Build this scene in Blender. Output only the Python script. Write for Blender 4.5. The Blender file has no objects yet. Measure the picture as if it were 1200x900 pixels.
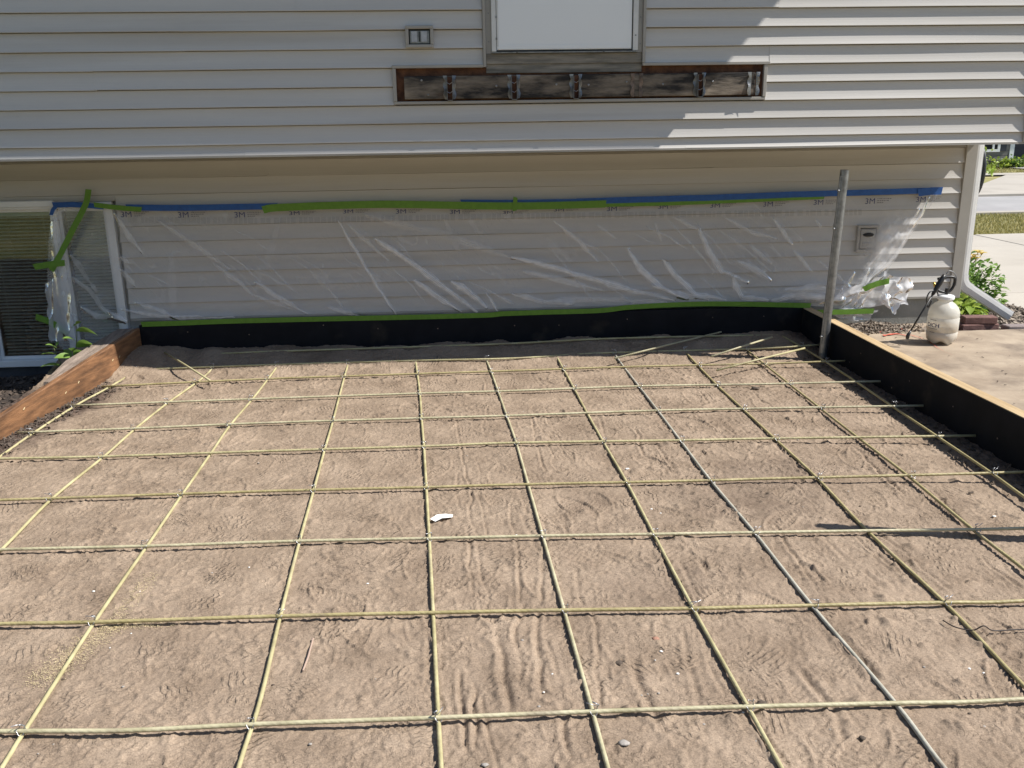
import bpy, math, random
import numpy as np
from mathutils import Vector, Matrix

# ------------------------------------------------------------------ camera, world, sun, exposure
SC = bpy.context.scene
COL = SC.collection
random.seed(7)
RNG = np.random.default_rng(11)
FPX, PITCH, YAW, ROLL, HC = 1060.0, 0.282660942, 0.0654366487, -0.0150466178, 1.70

def _axes():
    cy, sy = math.cos(YAW), math.sin(YAW)
    f = np.array([sy*math.cos(PITCH), cy*math.cos(PITCH), -math.sin(PITCH)])
    r = np.array([cy, -sy, 0.0]); u = np.cross(r, f)
    r2 = math.cos(ROLL)*r + math.sin(ROLL)*u
    u2 = -math.sin(ROLL)*r + math.cos(ROLL)*u
    return r2, u2, f
AX_R, AX_U, AX_F = _axes()

cam_data = bpy.data.cameras.new('camera')
cam_data.sensor_fit = 'HORIZONTAL'; cam_data.sensor_width = 36.0
cam_data.lens = 36.0*FPX/1200.0
cam_data.clip_start = 0.05; cam_data.clip_end = 2000
cam = bpy.data.objects.new('camera', cam_data); COL.objects.link(cam)
M4 = Matrix.Identity(4)
for i in range(3):
    M4[i][0] = AX_R[i]; M4[i][1] = AX_U[i]; M4[i][2] = -AX_F[i]
M4[2][3] = HC
cam.matrix_world = M4
SC.camera = cam

SUN = Vector((0.85, -0.18, 1.0)).normalized()
SUN_EL = math.asin(SUN.z); SUN_AZ = math.atan2(SUN.x, SUN.y)
world = bpy.data.worlds.new('World'); SC.world = world; world.use_nodes = True
wn = world.node_tree; wn.nodes.clear()
sky = wn.nodes.new('ShaderNodeTexSky'); sky.sky_type = 'NISHITA'; sky.sun_disc = False
sky.sun_elevation = SUN_EL; sky.sun_rotation = SUN_AZ
sky.air_density = 1.0; sky.dust_density = 0.5; sky.ozone_density = 1.5
wb = wn.nodes.new('ShaderNodeBackground'); wb.inputs['Strength'].default_value = 0.084
wo = wn.nodes.new('ShaderNodeOutputWorld')
wn.links.new(sky.outputs[0], wb.inputs[0]); wn.links.new(wb.outputs[0], wo.inputs[0])
sl = bpy.data.lights.new('sun', 'SUN'); sl.energy = 5.0; sl.angle = math.radians(0.53); sl.color = (1.0, 0.955, 0.89)
so = bpy.data.objects.new('sun', sl); COL.objects.link(so)
so.rotation_euler = SUN.to_track_quat('Z', 'Y').to_euler(); so.location = (20, -6, 25)
SC.view_settings.view_transform = 'Standard'; SC.view_settings.look = 'None'
SC.view_settings.exposure = 0.58; SC.view_settings.gamma = 1.0
SC.view_settings.use_curve_mapping = False

# ------------------------------------------------------------------ pixel -> place (photo is 1200 x 900)
def ray(x, y):
    return AX_F + (x-600)/FPX*AX_R - (y-450)/FPX*AX_U
def G(x, y, z=0.0):                      # point on a level surface of height z
    d = ray(x, y); w = d*((z-HC)/d[2]); return (float(w[0]), float(w[1]), z)
def W(x, y, Y):                          # point on a wall plane at depth Y
    d = ray(x, y); w = d*(Y/d[1]); return (float(w[0]), Y, float(w[2]+HC))
YU, YL = 6.17, 6.853                      # faces of the upper wall and of the set-back lower wall

# ------------------------------------------------------------------ noise
def _hash(ix, iy, s):
    h = (ix.astype(np.int64)*374761393 + iy.astype(np.int64)*668265263 + s*1442695041) & 0x7fffffff
    h = ((h ^ (h >> 13))*1274126177) & 0x7fffffff
    h = h ^ (h >> 16)
    return (h & 0xffff)/65535.0
def vn(x, y, s=0):
    x = np.asarray(x, float); y = np.asarray(y, float)
    ix = np.floor(x); iy = np.floor(y); fx = x-ix; fy = y-iy
    fx = fx*fx*(3-2*fx); fy = fy*fy*(3-2*fy)
    a = _hash(ix, iy, s); b = _hash(ix+1, iy, s); c = _hash(ix, iy+1, s); d = _hash(ix+1, iy+1, s)
    return (a*(1-fx)+b*fx)*(1-fy) + (c*(1-fx)+d*fx)*fy
def fbm(x, y, s=0, o=4):
    t = 0; a = 0.5; n = 0
    for i in range(o):
        t = t + a*vn(x*2**i, y*2**i, s+i*17); n += a; a *= 0.5
    return t/n
def sstep(a, b, x):
    t = np.clip((x-a)/(b-a), 0, 1); return t*t*(3-2*t)

# ------------------------------------------------------------------ materials
def _rgb(c): return (c[0], c[1], c[2], 1)
def pmat(name, c1, c2=None, scale=8.0, rough=0.7, bump=0.0, bscale=None, stretch=(1, 1, 1), metal=0.0, spec=0.5,
         detail=6, lo=0.35, hi=0.65, coords='Object', c3=None, scale3=1.5, lo3=0.5, hi3=0.7, bdist=0.01, bdetail=6):
    m = bpy.data.materials.new(name); m.use_nodes = True
    nt = m.node_tree; b = nt.nodes['Principled BSDF']
    b.inputs['Roughness'].default_value = rough; b.inputs['Metallic'].default_value = metal
    b.inputs['Specular IOR Level'].default_value = spec
    tc = nt.nodes.new('ShaderNodeTexCoord'); mp = nt.nodes.new('ShaderNodeMapping')
    mp.inputs['Scale'].default_value = stretch
    nt.links.new(tc.outputs[coords], mp.inputs[0])
    if c2 is None:
        b.inputs['Base Color'].default_value = _rgb(c1)
    else:
        nz = nt.nodes.new('ShaderNodeTexNoise'); nz.inputs['Scale'].default_value = scale
        nz.inputs['Detail'].default_value = detail; nz.inputs['Roughness'].default_value = 0.62
        nt.links.new(mp.outputs[0], nz.inputs['Vector'])
        cr = nt.nodes.new('ShaderNodeValToRGB')
        cr.color_ramp.elements[0].position = lo; cr.color_ramp.elements[1].position = hi
        cr.color_ramp.elements[0].color = _rgb(c1); cr.color_ramp.elements[1].color = _rgb(c2)
        nt.links.new(nz.outputs[0], cr.inputs[0]); out = cr.outputs[0]
        if c3 is not None:
            n3 = nt.nodes.new('ShaderNodeTexNoise'); n3.inputs['Scale'].default_value = scale3
            n3.inputs['Detail'].default_value = 5; n3.inputs['Roughness'].default_value = 0.6
            nt.links.new(mp.outputs[0], n3.inputs['Vector'])
            r3 = nt.nodes.new('ShaderNodeMapRange'); r3.inputs[1].default_value = lo3; r3.inputs[2].default_value = hi3
            nt.links.new(n3.outputs[0], r3.inputs[0])
            mx = nt.nodes.new('ShaderNodeMix'); mx.data_type = 'RGBA'
            nt.links.new(r3.outputs[0], mx.inputs[0]); nt.links.new(out, mx.inputs[6]); mx.inputs[7].default_value = _rgb(c3)
            out = mx.outputs[2]
        nt.links.new(out, b.inputs['Base Color'])
    if bump:
        nb = nt.nodes.new('ShaderNodeTexNoise'); nb.inputs['Scale'].default_value = bscale or scale*4
        nb.inputs['Detail'].default_value = bdetail; nb.inputs['Roughness'].default_value = 0.65
        nt.links.new(mp.outputs[0], nb.inputs['Vector'])
        bp = nt.nodes.new('ShaderNodeBump'); bp.inputs['Strength'].default_value = bump; bp.inputs['Distance'].default_value = bdist
        nt.links.new(nb.outputs[0], bp.inputs['Height']); nt.links.new(bp.outputs[0], b.inputs['Normal'])
    return m

MT = {}
MT['siding'] = pmat('vinyl_siding', (0.495, 0.478, 0.45), (0.54, 0.522, 0.492), 2.0, 0.42, 0.06, 60, (0.25, 1, 6), bdist=0.002,
                    c3=(0.42, 0.39, 0.345), scale3=1.1, lo3=0.52, hi3=0.8)
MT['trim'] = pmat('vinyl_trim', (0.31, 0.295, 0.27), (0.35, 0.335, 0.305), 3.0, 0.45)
MT['white_paint'] = pmat('white_paint', (0.74, 0.76, 0.77), (0.79, 0.80, 0.81), 3.0, 0.38)
MT['door_white'] = pmat('door_white', (0.80, 0.82, 0.84), (0.83, 0.85, 0.86), 1.2, 0.32)
MT['rubber'] = pmat('rubber', (0.012, 0.012, 0.013), None, rough=0.6)
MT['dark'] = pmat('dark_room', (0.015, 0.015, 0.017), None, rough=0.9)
MT['sill_wood'] = pmat('weathered_sill', (0.12, 0.115, 0.10), (0.30, 0.275, 0.235), 9.0, 0.85, 0.3, 30, (0.35, 3, 3), c3=(0.14, 0.10, 0.065), scale3=2.0)
MT['ledger'] = pmat('stained_ledger', (0.018, 0.016, 0.015), (0.29, 0.24, 0.185), 3.6, 0.85, 0.35, 26, (0.6, 2.2, 2.6), lo=0.42, hi=0.66,
                    c3=(0.12, 0.075, 0.045), scale3=5.0, lo3=0.6, hi3=0.8)
MT['sheath'] = pmat('exposed_sheathing', (0.055, 0.022, 0.012), (0.16, 0.07, 0.035), 14, 0.9, 0.4, 40, (1, 1, 1))
MT['galv'] = pmat('galvanised_steel', (0.20, 0.205, 0.21), (0.33, 0.335, 0.34), 22, 0.45, 0.05, 90, metal=0.85)
MT['rusty'] = pmat('rusted_bracket', (0.11, 0.085, 0.07), (0.26, 0.20, 0.16), 30, 0.8, 0.3, 90, metal=0.3)
MT['concrete'] = pmat('concrete', (0.27, 0.21, 0.15), (0.40, 0.325, 0.24), 2.6, 0.92, 0.35, 55, c3=(0.14, 0.105, 0.077), scale3=2.2, lo3=0.48, hi3=0.72, bdist=0.006)
MT['foundation'] = pmat('foundation', (0.20, 0.205, 0.19), (0.29, 0.29, 0.27), 3.0, 0.93, 0.4, 50)
MT['foundation_dark'] = pmat('foundation_dark', (0.035, 0.037, 0.042), (0.07, 0.072, 0.08), 5.0, 0.9, 0.4, 50)
MT['drive'] = pmat('driveway_concrete', (0.35, 0.32, 0.275), (0.44, 0.405, 0.35), 0.7, 0.9, 0.2, 30, c3=(0.36, 0.33, 0.29), scale3=0.35)
MT['street'] = pmat('street_concrete', (0.28, 0.275, 0.27), (0.36, 0.35, 0.345), 0.5, 0.9, 0.2, 20, c3=(0.27, 0.26, 0.26), scale3=0.3)
MT['lawn'] = pmat('dry_lawn', (0.20, 0.19, 0.06), (0.36, 0.31, 0.13), 1.3, 0.95, 0.6, 40, c3=(0.10, 0.14, 0.03), scale3=0.25)
MT['far_siding'] = pmat('far_siding', (0.17, 0.155, 0.15), (0.20, 0.185, 0.175), 1.0, 0.6)
MT['far_roof'] = pmat('far_roof', (0.05, 0.045, 0.04), (0.09, 0.08, 0.075), 12, 0.95, 0.4, 30)
MT['navy'] = pmat('navy_paint', (0.018, 0.022, 0.035), None, rough=0.5)
MT['shingle'] = pmat('roof_shingle', (0.06, 0.055, 0.05), (0.11, 0.10, 0.09), 15, 0.95, 0.4, 40)
MT['membrane'] = pmat('black_membrane', (0.004, 0.005, 0.008), (0.008, 0.009, 0.013), 6, 0.7, 0.15, 18, spec=0.2, bdist=0.004, c3=(0.045, 0.037, 0.03), scale3=3.5, lo3=0.58, hi3=0.85)
MT['lumber'] = pmat('form_lumber', (0.34, 0.235, 0.12), (0.50, 0.37, 0.21), 7, 0.8, 0.3, 30, (4, 0.35, 4), c3=(0.13, 0.085, 0.05), scale3=1.8, lo3=0.58, hi3=0.72)
MT['stained'] = pmat('stained_timber', (0.10, 0.05, 0.025), (0.27, 0.135, 0.063), 8, 0.62, 0.4, 30, (4, 0.28, 4), c3=(0.05, 0.024, 0.014), scale3=2.6, lo3=0.55, hi3=0.78)
MT['grey_plank'] = pmat('weathered_plank', (0.15, 0.115, 0.09), (0.34, 0.27, 0.22), 9, 0.88, 0.45, 36, (4, 0.3, 4))
MT['blue_tape'] = pmat('blue_tape', (0.012, 0.075, 0.27), (0.018, 0.10, 0.35), 30, 0.6, 0.2, 160)
MT['green_tape'] = pmat('green_tape', (0.10, 0.225, 0.018), (0.13, 0.275, 0.025), 30, 0.6, 0.2, 160)
MT['print_blue'] = pmat('print_blue', (0.012, 0.022, 0.11), None, rough=0.5)
MT['print_grey'] = pmat('print_grey', (0.16, 0.155, 0.16), None, rough=0.6)
MT['soil'] = pmat('dark_soil', (0.025, 0.018, 0.014), (0.085, 0.065, 0.052), 16, 0.97, 0.9, 60, bdist=0.02)
MT['chip'] = pmat('mulch_chip', (0.03, 0.022, 0.018), (0.15, 0.115, 0.09), 20, 0.95, coords='Generated')
MT['chip_dry'] = pmat('dry_litter', (0.10, 0.075, 0.055), (0.38, 0.32, 0.26), 25, 0.95, coords='Generated')
MT['brick'] = pmat('edging_brick', (0.12, 0.062, 0.055), (0.21, 0.115, 0.10), 14, 0.93, 0.5, 60)
MT['paver'] = pmat('edging_paver', (0.20, 0.165, 0.155), (0.28, 0.235, 0.22), 10, 0.93, 0.5, 60)
MT['red_paint'] = pmat('marking_paint', (0.42, 0.05, 0.03), (0.55, 0.14, 0.09), 60, 0.9)
MT['white_metal'] = pmat('downspout_white', (0.58, 0.585, 0.58), (0.68, 0.68, 0.67), 5, 0.4)
MT['lid'] = pmat('box_lid', (0.34, 0.36, 0.39), (0.44, 0.46, 0.49), 40, 0.5)
MT['hose'] = pmat('hose_rubber', (0.03, 0.033, 0.038), None, rough=0.45)
MT['black_plastic'] = pmat('black_plastic', (0.012, 0.012, 0.013), None, rough=0.42)
MT['brass'] = pmat('brass', (0.55, 0.38, 0.10), None, rough=0.35, metal=0.9)
MT['wire'] = pmat('tie_wire', (0.45, 0.46, 0.48), None, rough=0.35, metal=0.9)
MT['dark_wire'] = pmat('dark_wire', (0.03, 0.022, 0.02), None, rough=0.6)
MT['scrap'] = pmat('white_scrap', (0.72, 0.71, 0.68), (0.80, 0.79, 0.76), 30, 0.8)
MT['stone'] = pmat('stone', (0.26, 0.235, 0.21), (0.40, 0.37, 0.34), 30, 0.9, 0.3, 90)
MT['stone_red'] = pmat('stone_red', (0.30, 0.15, 0.10), (0.38, 0.22, 0.16), 30, 0.9, 0.3, 90)
MT['clod'] = pmat('clod', (0.06, 0.045, 0.035), (0.13, 0.10, 0.075), 40, 0.95, 0.6, 90)
MT['sawdust'] = pmat('sawdust', (0.48, 0.39, 0.22), (0.58, 0.48, 0.30), 30, 0.95)
MT['twig'] = pmat('twig', (0.40, 0.29, 0.23), None, rough=0.9)
MT['slat'] = pmat('blind_slat', (0.80, 0.81, 0.80), None, rough=0.5)
for i, (a, b) in enumerate([((0.34, 0.30, 0.155), (0.50, 0.455, 0.26)), ((0.36, 0.33, 0.20), (0.53, 0.49, 0.33)), ((0.28, 0.235, 0.105), (0.43, 0.37, 0.19)), ((0.33, 0.32, 0.26), (0.47, 0.45, 0.38))]):
    m = MT['bar%d' % i] = pmat('glass_fibre_%d' % i, a, b, 9, 0.5, 0.5, 120, bdist=0.003, c3=(0.24, 0.19, 0.14), scale3=5.0, lo3=0.55, hi3=0.8)
    nt = m.node_tree; wv = nt.nodes.new('ShaderNodeTexWave'); wv.bands_direction = 'DIAGONAL'; wv.inputs['Scale'].default_value = 26; wv.inputs['Distortion'].default_value = 1.2
    tcn = [n for n in nt.nodes if n.bl_idname == 'ShaderNodeTexCoord'][0]; nt.links.new(tcn.outputs['Object'], wv.inputs['Vector'])
    bn = [n for n in nt.nodes if n.bl_idname == 'ShaderNodeBump'][0]; b2 = nt.nodes.new('ShaderNodeBump'); b2.inputs['Strength'].default_value = 0.14; b2.inputs['Distance'].default_value = 0.003
    nt.links.new(wv.outputs['Fac'], b2.inputs['Height']); nt.links.new(bn.outputs[0], b2.inputs['Normal']); nt.links.new(b2.outputs[0], nt.nodes['Principled BSDF'].inputs['Normal'])

def leaf_mat(name, c1, c2, tr=0.35):
    m = bpy.data.materials.new(name); m.use_nodes = True; nt = m.node_tree
    b = nt.nodes['Principled BSDF']; b.inputs['Roughness'].default_value = 0.5
    oi = nt.nodes.new('ShaderNodeNewGeometry'); cr = nt.nodes.new('ShaderNodeValToRGB')
    cr.color_ramp.elements[0].color = _rgb(c1); cr.color_ramp.elements[1].color = _rgb(c2)
    nt.links.new(oi.outputs['Random Per Island'], cr.inputs[0]); nt.links.new(cr.outputs[0], b.inputs['Base Color'])
    t = nt.nodes.new('ShaderNodeBsdfTranslucent'); nt.links.new(cr.outputs[0], t.inputs[0])
    mx = nt.nodes.new('ShaderNodeMixShader'); mx.inputs[0].default_value = tr
    nt.links.new(b.outputs[0], mx.inputs[1]); nt.links.new(t.outputs[0], mx.inputs[2])
    nt.links.new(mx.outputs[0], nt.nodes['Material Output'].inputs[0]); return m
MT['leaf'] = leaf_mat('leaf_green', (0.10, 0.20, 0.035), (0.26, 0.40, 0.09))
MT['leaf_dark'] = leaf_mat('leaf_dark', (0.04, 0.10, 0.02), (0.14, 0.24, 0.05))
MT['leaf_lime'] = leaf_mat('leaf_lime', (0.22, 0.33, 0.04), (0.42, 0.50, 0.09))
MT['petal'] = leaf_mat('petal', (0.62, 0.42, 0.06), (0.70, 0.58, 0.22))
MT['grass'] = leaf_mat('grass_blade', (0.20, 0.20, 0.055), (0.48, 0.42, 0.18), 0.25)
MT['stem'] = pmat('stem', (0.10, 0.13, 0.05), None, rough=0.7)

# glass
m = bpy.data.materials.new('window_glass'); m.use_nodes = True; nt = m.node_tree; nt.nodes.remove(nt.nodes['Principled BSDF'])
tr = nt.nodes.new('ShaderNodeBsdfTransparent'); tr.inputs[0].default_value = (0.82, 0.86, 0.84, 1)
gl = nt.nodes.new('ShaderNodeBsdfGlossy'); gl.inputs['Roughness'].default_value = 0.03
mx = nt.nodes.new('ShaderNodeMixShader'); lw = nt.nodes.new('ShaderNodeFresnel'); lw.inputs[0].default_value = 1.6
nt.links.new(lw.outputs[0], mx.inputs[0]); nt.links.new(tr.outputs[0], mx.inputs[1]); nt.links.new(gl.outputs[0], mx.inputs[2])
nt.links.new(mx.outputs[0], nt.nodes['Material Output'].inputs[0]); MT['glass'] = m

# masking film: clear, slightly milky, whiter at gathered folds, with reflected sheen and a sun glare painted in
m = bpy.data.materials.new('masking_film'); m.use_nodes = True; nt = m.node_tree; nt.nodes.remove(nt.nodes['Principled BSDF'])
tr = nt.nodes.new('ShaderNodeBsdfTransparent'); tr.inputs[0].default_value = (0.95, 0.95, 0.96, 1)
df = nt.nodes.new('ShaderNodeBsdfDiffuse'); df.inputs[0].default_value = (0.92, 0.93, 0.95, 1)
tl = nt.nodes.new('ShaderNodeBsdfTranslucent'); tl.inputs[0].default_value = (0.82, 0.83, 0.85, 1)
dm = nt.nodes.new('ShaderNodeMixShader'); dm.inputs[0].default_value = 0.2
nt.links.new(df.outputs[0], dm.inputs[1]); nt.links.new(tl.outputs[0], dm.inputs[2])
at = nt.nodes.new('ShaderNodeAttribute'); at.attribute_name = 'gather_glare'
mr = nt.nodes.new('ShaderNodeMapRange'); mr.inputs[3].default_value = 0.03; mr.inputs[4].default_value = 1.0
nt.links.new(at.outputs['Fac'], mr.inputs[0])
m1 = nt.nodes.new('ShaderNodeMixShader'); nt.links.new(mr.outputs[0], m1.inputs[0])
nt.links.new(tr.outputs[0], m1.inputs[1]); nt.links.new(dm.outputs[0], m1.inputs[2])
gl = nt.nodes.new('ShaderNodeBsdfGlossy'); gl.inputs['Roughness'].default_value = 0.24
fr = nt.nodes.new('ShaderNodeFresnel'); fr.inputs[0].default_value = 1.36
nb = nt.nodes.new('ShaderNodeTexNoise'); nb.inputs['Scale'].default_value = 14; nb.inputs['Detail'].default_value = 4
tc = nt.nodes.new('ShaderNodeTexCoord'); nt.links.new(tc.outputs['Object'], nb.inputs['Vector'])
bp = nt.nodes.new('ShaderNodeBump'); bp.inputs['Strength'].default_value = 0.35; bp.inputs['Distance'].default_value = 0.02
nt.links.new(nb.outputs[0], bp.inputs['Height']); nt.links.new(bp.outputs[0], gl.inputs['Normal'])
m2 = nt.nodes.new('ShaderNodeMixShader'); nt.links.new(fr.outputs[0], m2.inputs[0])
nt.links.new(m1.outputs[0], m2.inputs[1]); nt.links.new(gl.outputs[0], m2.inputs[2])
nt.links.new(m2.outputs[0], nt.nodes['Material Output'].inputs[0]); MT['film'] = m

# translucent tank plastic
m = bpy.data.materials.new('tank_plastic'); m.use_nodes = True; nt = m.node_tree; b = nt.nodes['Principled BSDF']
b.inputs['Base Color'].default_value = (0.80, 0.79, 0.74, 1); b.inputs['Roughness'].default_value = 0.35
tl = nt.nodes.new('ShaderNodeBsdfTranslucent'); tl.inputs[0].default_value = (0.82, 0.80, 0.74, 1)
tr = nt.nodes.new('ShaderNodeBsdfTransparent'); tr.inputs[0].default_value = (0.9, 0.89, 0.85, 1)
a1 = nt.nodes.new('ShaderNodeMixShader'); a1.inputs[0].default_value = 0.35
a2 = nt.nodes.new('ShaderNodeMixShader'); a2.inputs[0].default_value = 0.32
nt.links.new(b.outputs[0], a1.inputs[1]); nt.links.new(tl.outputs[0], a1.inputs[2])
nt.links.new(a1.outputs[0], a2.inputs[1]); nt.links.new(tr.outputs[0], a2.inputs[2])
nt.links.new(a2.outputs[0], nt.nodes['Material Output'].inputs[0]); MT['tank'] = m
MT['liquid'] = pmat('liquid', (0.52, 0.40, 0.26), None, rough=0.5)

# sand: warm beige, darker damp patches, fine grain
def sand_material():
    m = bpy.data.materials.new('graded_sand'); m.use_nodes = True; nt = m.node_tree; b = nt.nodes['Principled BSDF']
    b.inputs['Roughness'].default_value = 0.97; b.inputs['Specular IOR Level'].default_value = 0.15
    tc = nt.nodes.new('ShaderNodeTexCoord')
    def nz(s, d=6, r=0.6):
        n = nt.nodes.new('ShaderNodeTexNoise'); n.inputs['Scale'].default_value = s; n.inputs['Detail'].default_value = d
        n.inputs['Roughness'].default_value = r; nt.links.new(tc.outputs['Object'], n.inputs['Vector']); return n.outputs[0]
    cr = nt.nodes.new('ShaderNodeValToRGB'); e = cr.color_ramp.elements
    e[0].position = 0.3; e[0].color = (0.192, 0.143, 0.103, 1); e[1].position = 0.7; e[1].color = (0.342, 0.265, 0.197, 1)
    nt.links.new(nz(3.5, 8, 0.68), cr.inputs[0])
    g = nt.nodes.new('ShaderNodeMix'); g.data_type = 'RGBA'; g.blend_type = 'OVERLAY'; g.inputs[0].default_value = 0.32
    gr = nt.nodes.new('ShaderNodeValToRGB'); gr.color_ramp.elements[0].position = 0.3; gr.color_ramp.elements[1].position = 0.7
    nt.links.new(nz(190, 3, 0.7), gr.inputs[0])
    nt.links.new(cr.outputs[0], g.inputs[6]); nt.links.new(gr.outputs[0], g.inputs[7])
    sk = nt.nodes.new('ShaderNodeMapRange'); sk.inputs[1].default_value = 0.66; sk.inputs[2].default_value = 0.74; sk.inputs[4].default_value = 0.75; nt.links.new(nz(75, 4, 0.6), sk.inputs[0])
    gs = nt.nodes.new('ShaderNodeMix'); gs.data_type = 'RGBA'; nt.links.new(sk.outputs[0], gs.inputs[0]); nt.links.new(g.outputs[2], gs.inputs[6]); gs.inputs[7].default_value = (0.075, 0.055, 0.042, 1)
    at = nt.nodes.new('ShaderNodeAttribute'); at.attribute_name = 'soil'
    mx = nt.nodes.new('ShaderNodeMix'); mx.data_type = 'RGBA'; nt.links.new(at.outputs['Fac'], mx.inputs[0])
    nt.links.new(gs.outputs[2], mx.inputs[6])
    c2 = nt.nodes.new('ShaderNodeValToRGB'); c2.color_ramp.elements[0].color = (0.035, 0.025, 0.02, 1); c2.color_ramp.elements[1].color = (0.14, 0.10, 0.08, 1)
    c2.color_ramp.elements[0].position = 0.35; c2.color_ramp.elements[1].position = 0.65
    nt.links.new(nz(30, 5), c2.inputs[0]); nt.links.new(c2.outputs[0], mx.inputs[7])
    nt.links.new(mx.outputs[2], b.inputs['Base Color'])
    bp = nt.nodes.new('ShaderNodeBump'); bp.inputs['Strength'].default_value = 0.38; bp.inputs['Distance'].default_value = 0.006
    nt.links.new(nz(85, 6, 0.72), bp.inputs['Height'])
    b2 = nt.nodes.new('ShaderNodeBump'); b2.inputs['Strength'].default_value = 0.22; b2.inputs['Distance'].default_value = 0.01
    nt.links.new(nz(28, 5, 0.6), b2.inputs['Height']); nt.links.new(bp.outputs[0], b2.inputs['Normal'])
    n3 = nt.nodes.new('ShaderNodeTexNoise'); n3.inputs['Scale'].default_value = 24; n3.inputs['Detail'].default_value = 3; n3.inputs['Distortion'].default_value = 1.6
    nt.links.new(tc.outputs['Object'], n3.inputs['Vector'])
    ab = nt.nodes.new('ShaderNodeMath'); ab.operation = 'SUBTRACT'; ab.inputs[1].default_value = 0.5; nt.links.new(n3.outputs[0], ab.inputs[0])
    ac = nt.nodes.new('ShaderNodeMath'); ac.operation = 'ABSOLUTE'; nt.links.new(ab.outputs[0], ac.inputs[0])
    rm = nt.nodes.new('ShaderNodeMapRange'); rm.interpolation_type = 'SMOOTHSTEP'; rm.inputs[1].default_value = 0.0; rm.inputs[2].default_value = 0.032; rm.inputs[3].default_value = 1.0; rm.inputs[4].default_value = 0.0
    nt.links.new(ac.outputs[0], rm.inputs[0])
    pm = nt.nodes.new('ShaderNodeMapRange'); pm.inputs[1].default_value = 0.42; pm.inputs[2].default_value = 0.62; nt.links.new(nz(5.5, 3), pm.inputs[0])
    ml = nt.nodes.new('ShaderNodeMath'); ml.operation = 'MULTIPLY'; nt.links.new(rm.outputs[0], ml.inputs[0]); nt.links.new(pm.outputs[0], ml.inputs[1])
    b3 = nt.nodes.new('ShaderNodeBump'); b3.inputs['Strength'].default_value = 0.55; b3.inputs['Distance'].default_value = 0.008
    nt.links.new(ml.outputs[0], b3.inputs['Height']); nt.links.new(b2.outputs[0], b3.inputs['Normal'])
    # boot tread: elongated cells, each with its own direction, carrying crisp bars
    mp = nt.nodes.new('ShaderNodeMapping'); mp.inputs['Scale'].default_value = (1.0, 0.62, 0.0); nt.links.new(tc.outputs['Object'], mp.inputs[0])
    vo = nt.nodes.new('ShaderNodeTexVoronoi'); vo.inputs['Scale'].default_value = 6.2; vo.voronoi_dimensions = '2D'; nt.links.new(mp.outputs[0], vo.inputs['Vector'])
    sx = nt.nodes.new('ShaderNodeSeparateColor'); nt.links.new(vo.outputs['Color'], sx.inputs[0])
    an = nt.nodes.new('ShaderNodeMath'); an.operation = 'MULTIPLY'; an.inputs[1].default_value = 6.28; nt.links.new(sx.outputs[0], an.inputs[0])
    vr = nt.nodes.new('ShaderNodeVectorRotate'); vr.rotation_type = 'Z_AXIS'; nt.links.new(tc.outputs['Object'], vr.inputs['Vector']); nt.links.new(an.outputs[0], vr.inputs['Angle'])
    sp_ = nt.nodes.new('ShaderNodeSeparateXYZ'); nt.links.new(vr.outputs[0], sp_.inputs[0])
    zig = nt.nodes.new('ShaderNodeMath'); zig.operation = 'PINGPONG'; zig.inputs[1].default_value = 0.022; nt.links.new(sp_.outputs[1], zig.inputs[0])
    ad = nt.nodes.new('ShaderNodeMath'); ad.operation = 'MULTIPLY_ADD'; nt.links.new(sx.outputs[2], ad.inputs[1]); nt.links.new(zig.outputs[0], ad.inputs[0]); nt.links.new(sp_.outputs[0], ad.inputs[2])
    ph = nt.nodes.new('ShaderNodeMath'); ph.operation = 'MULTIPLY_ADD'; ph.inputs[1].default_value = 285.0; nt.links.new(ad.outputs[0], ph.inputs[0])
    wq = nt.nodes.new('ShaderNodeMath'); wq.operation = 'MULTIPLY'; wq.inputs[1].default_value = 6.5; nt.links.new(nz(11, 2), wq.inputs[0]); nt.links.new(wq.outputs[0], ph.inputs[2])
    sn = nt.nodes.new('ShaderNodeMath'); sn.operation = 'SINE'; nt.links.new(ph.outputs[0], sn.inputs[0])
    ss = nt.nodes.new('ShaderNodeMapRange'); ss.interpolation_type = 'SMOOTHSTEP'; ss.inputs[1].default_value = -0.45; ss.inputs[2].default_value = 0.85; nt.links.new(sn.outputs[0], ss.inputs[0])
    mk = nt.nodes.new('ShaderNodeMapRange'); mk.interpolation_type = 'SMOOTHSTEP'; mk.inputs[1].default_value = 0.42; mk.inputs[2].default_value = 0.30; nt.links.new(vo.outputs['Distance'], mk.inputs[0])
    rp = nt.nodes.new('ShaderNodeMapRange'); rp.inputs[1].default_value = 0.3; rp.inputs[2].default_value = 0.7; nt.links.new(sx.outputs[1], rp.inputs[0])
    np_ = nt.nodes.new('ShaderNodeMapRange'); np_.inputs[1].default_value = 0.45; np_.inputs[2].default_value = 0.58; nt.links.new(nz(9, 3), np_.inputs[0])
    acc = ss.outputs[0]
    for o_ in (mk.outputs[0], rp.outputs[0], np_.outputs[0]):
        mm = nt.nodes.new('ShaderNodeMath'); mm.operation = 'MULTIPLY'; nt.links.new(acc, mm.inputs[0]); nt.links.new(o_, mm.inputs[1]); acc = mm.outputs[0]
    b4 = nt.nodes.new('ShaderNodeBump'); b4.inputs['Strength'].default_value = 0.58; b4.inputs['Distance'].default_value = 0.009
    nt.links.new(acc, b4.inputs['Height']); nt.links.new(b3.outputs[0], b4.inputs['Normal'])
    nt.links.new(b4.outputs[0], b.inputs['Normal']); return m
MT['sand'] = sand_material()

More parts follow.
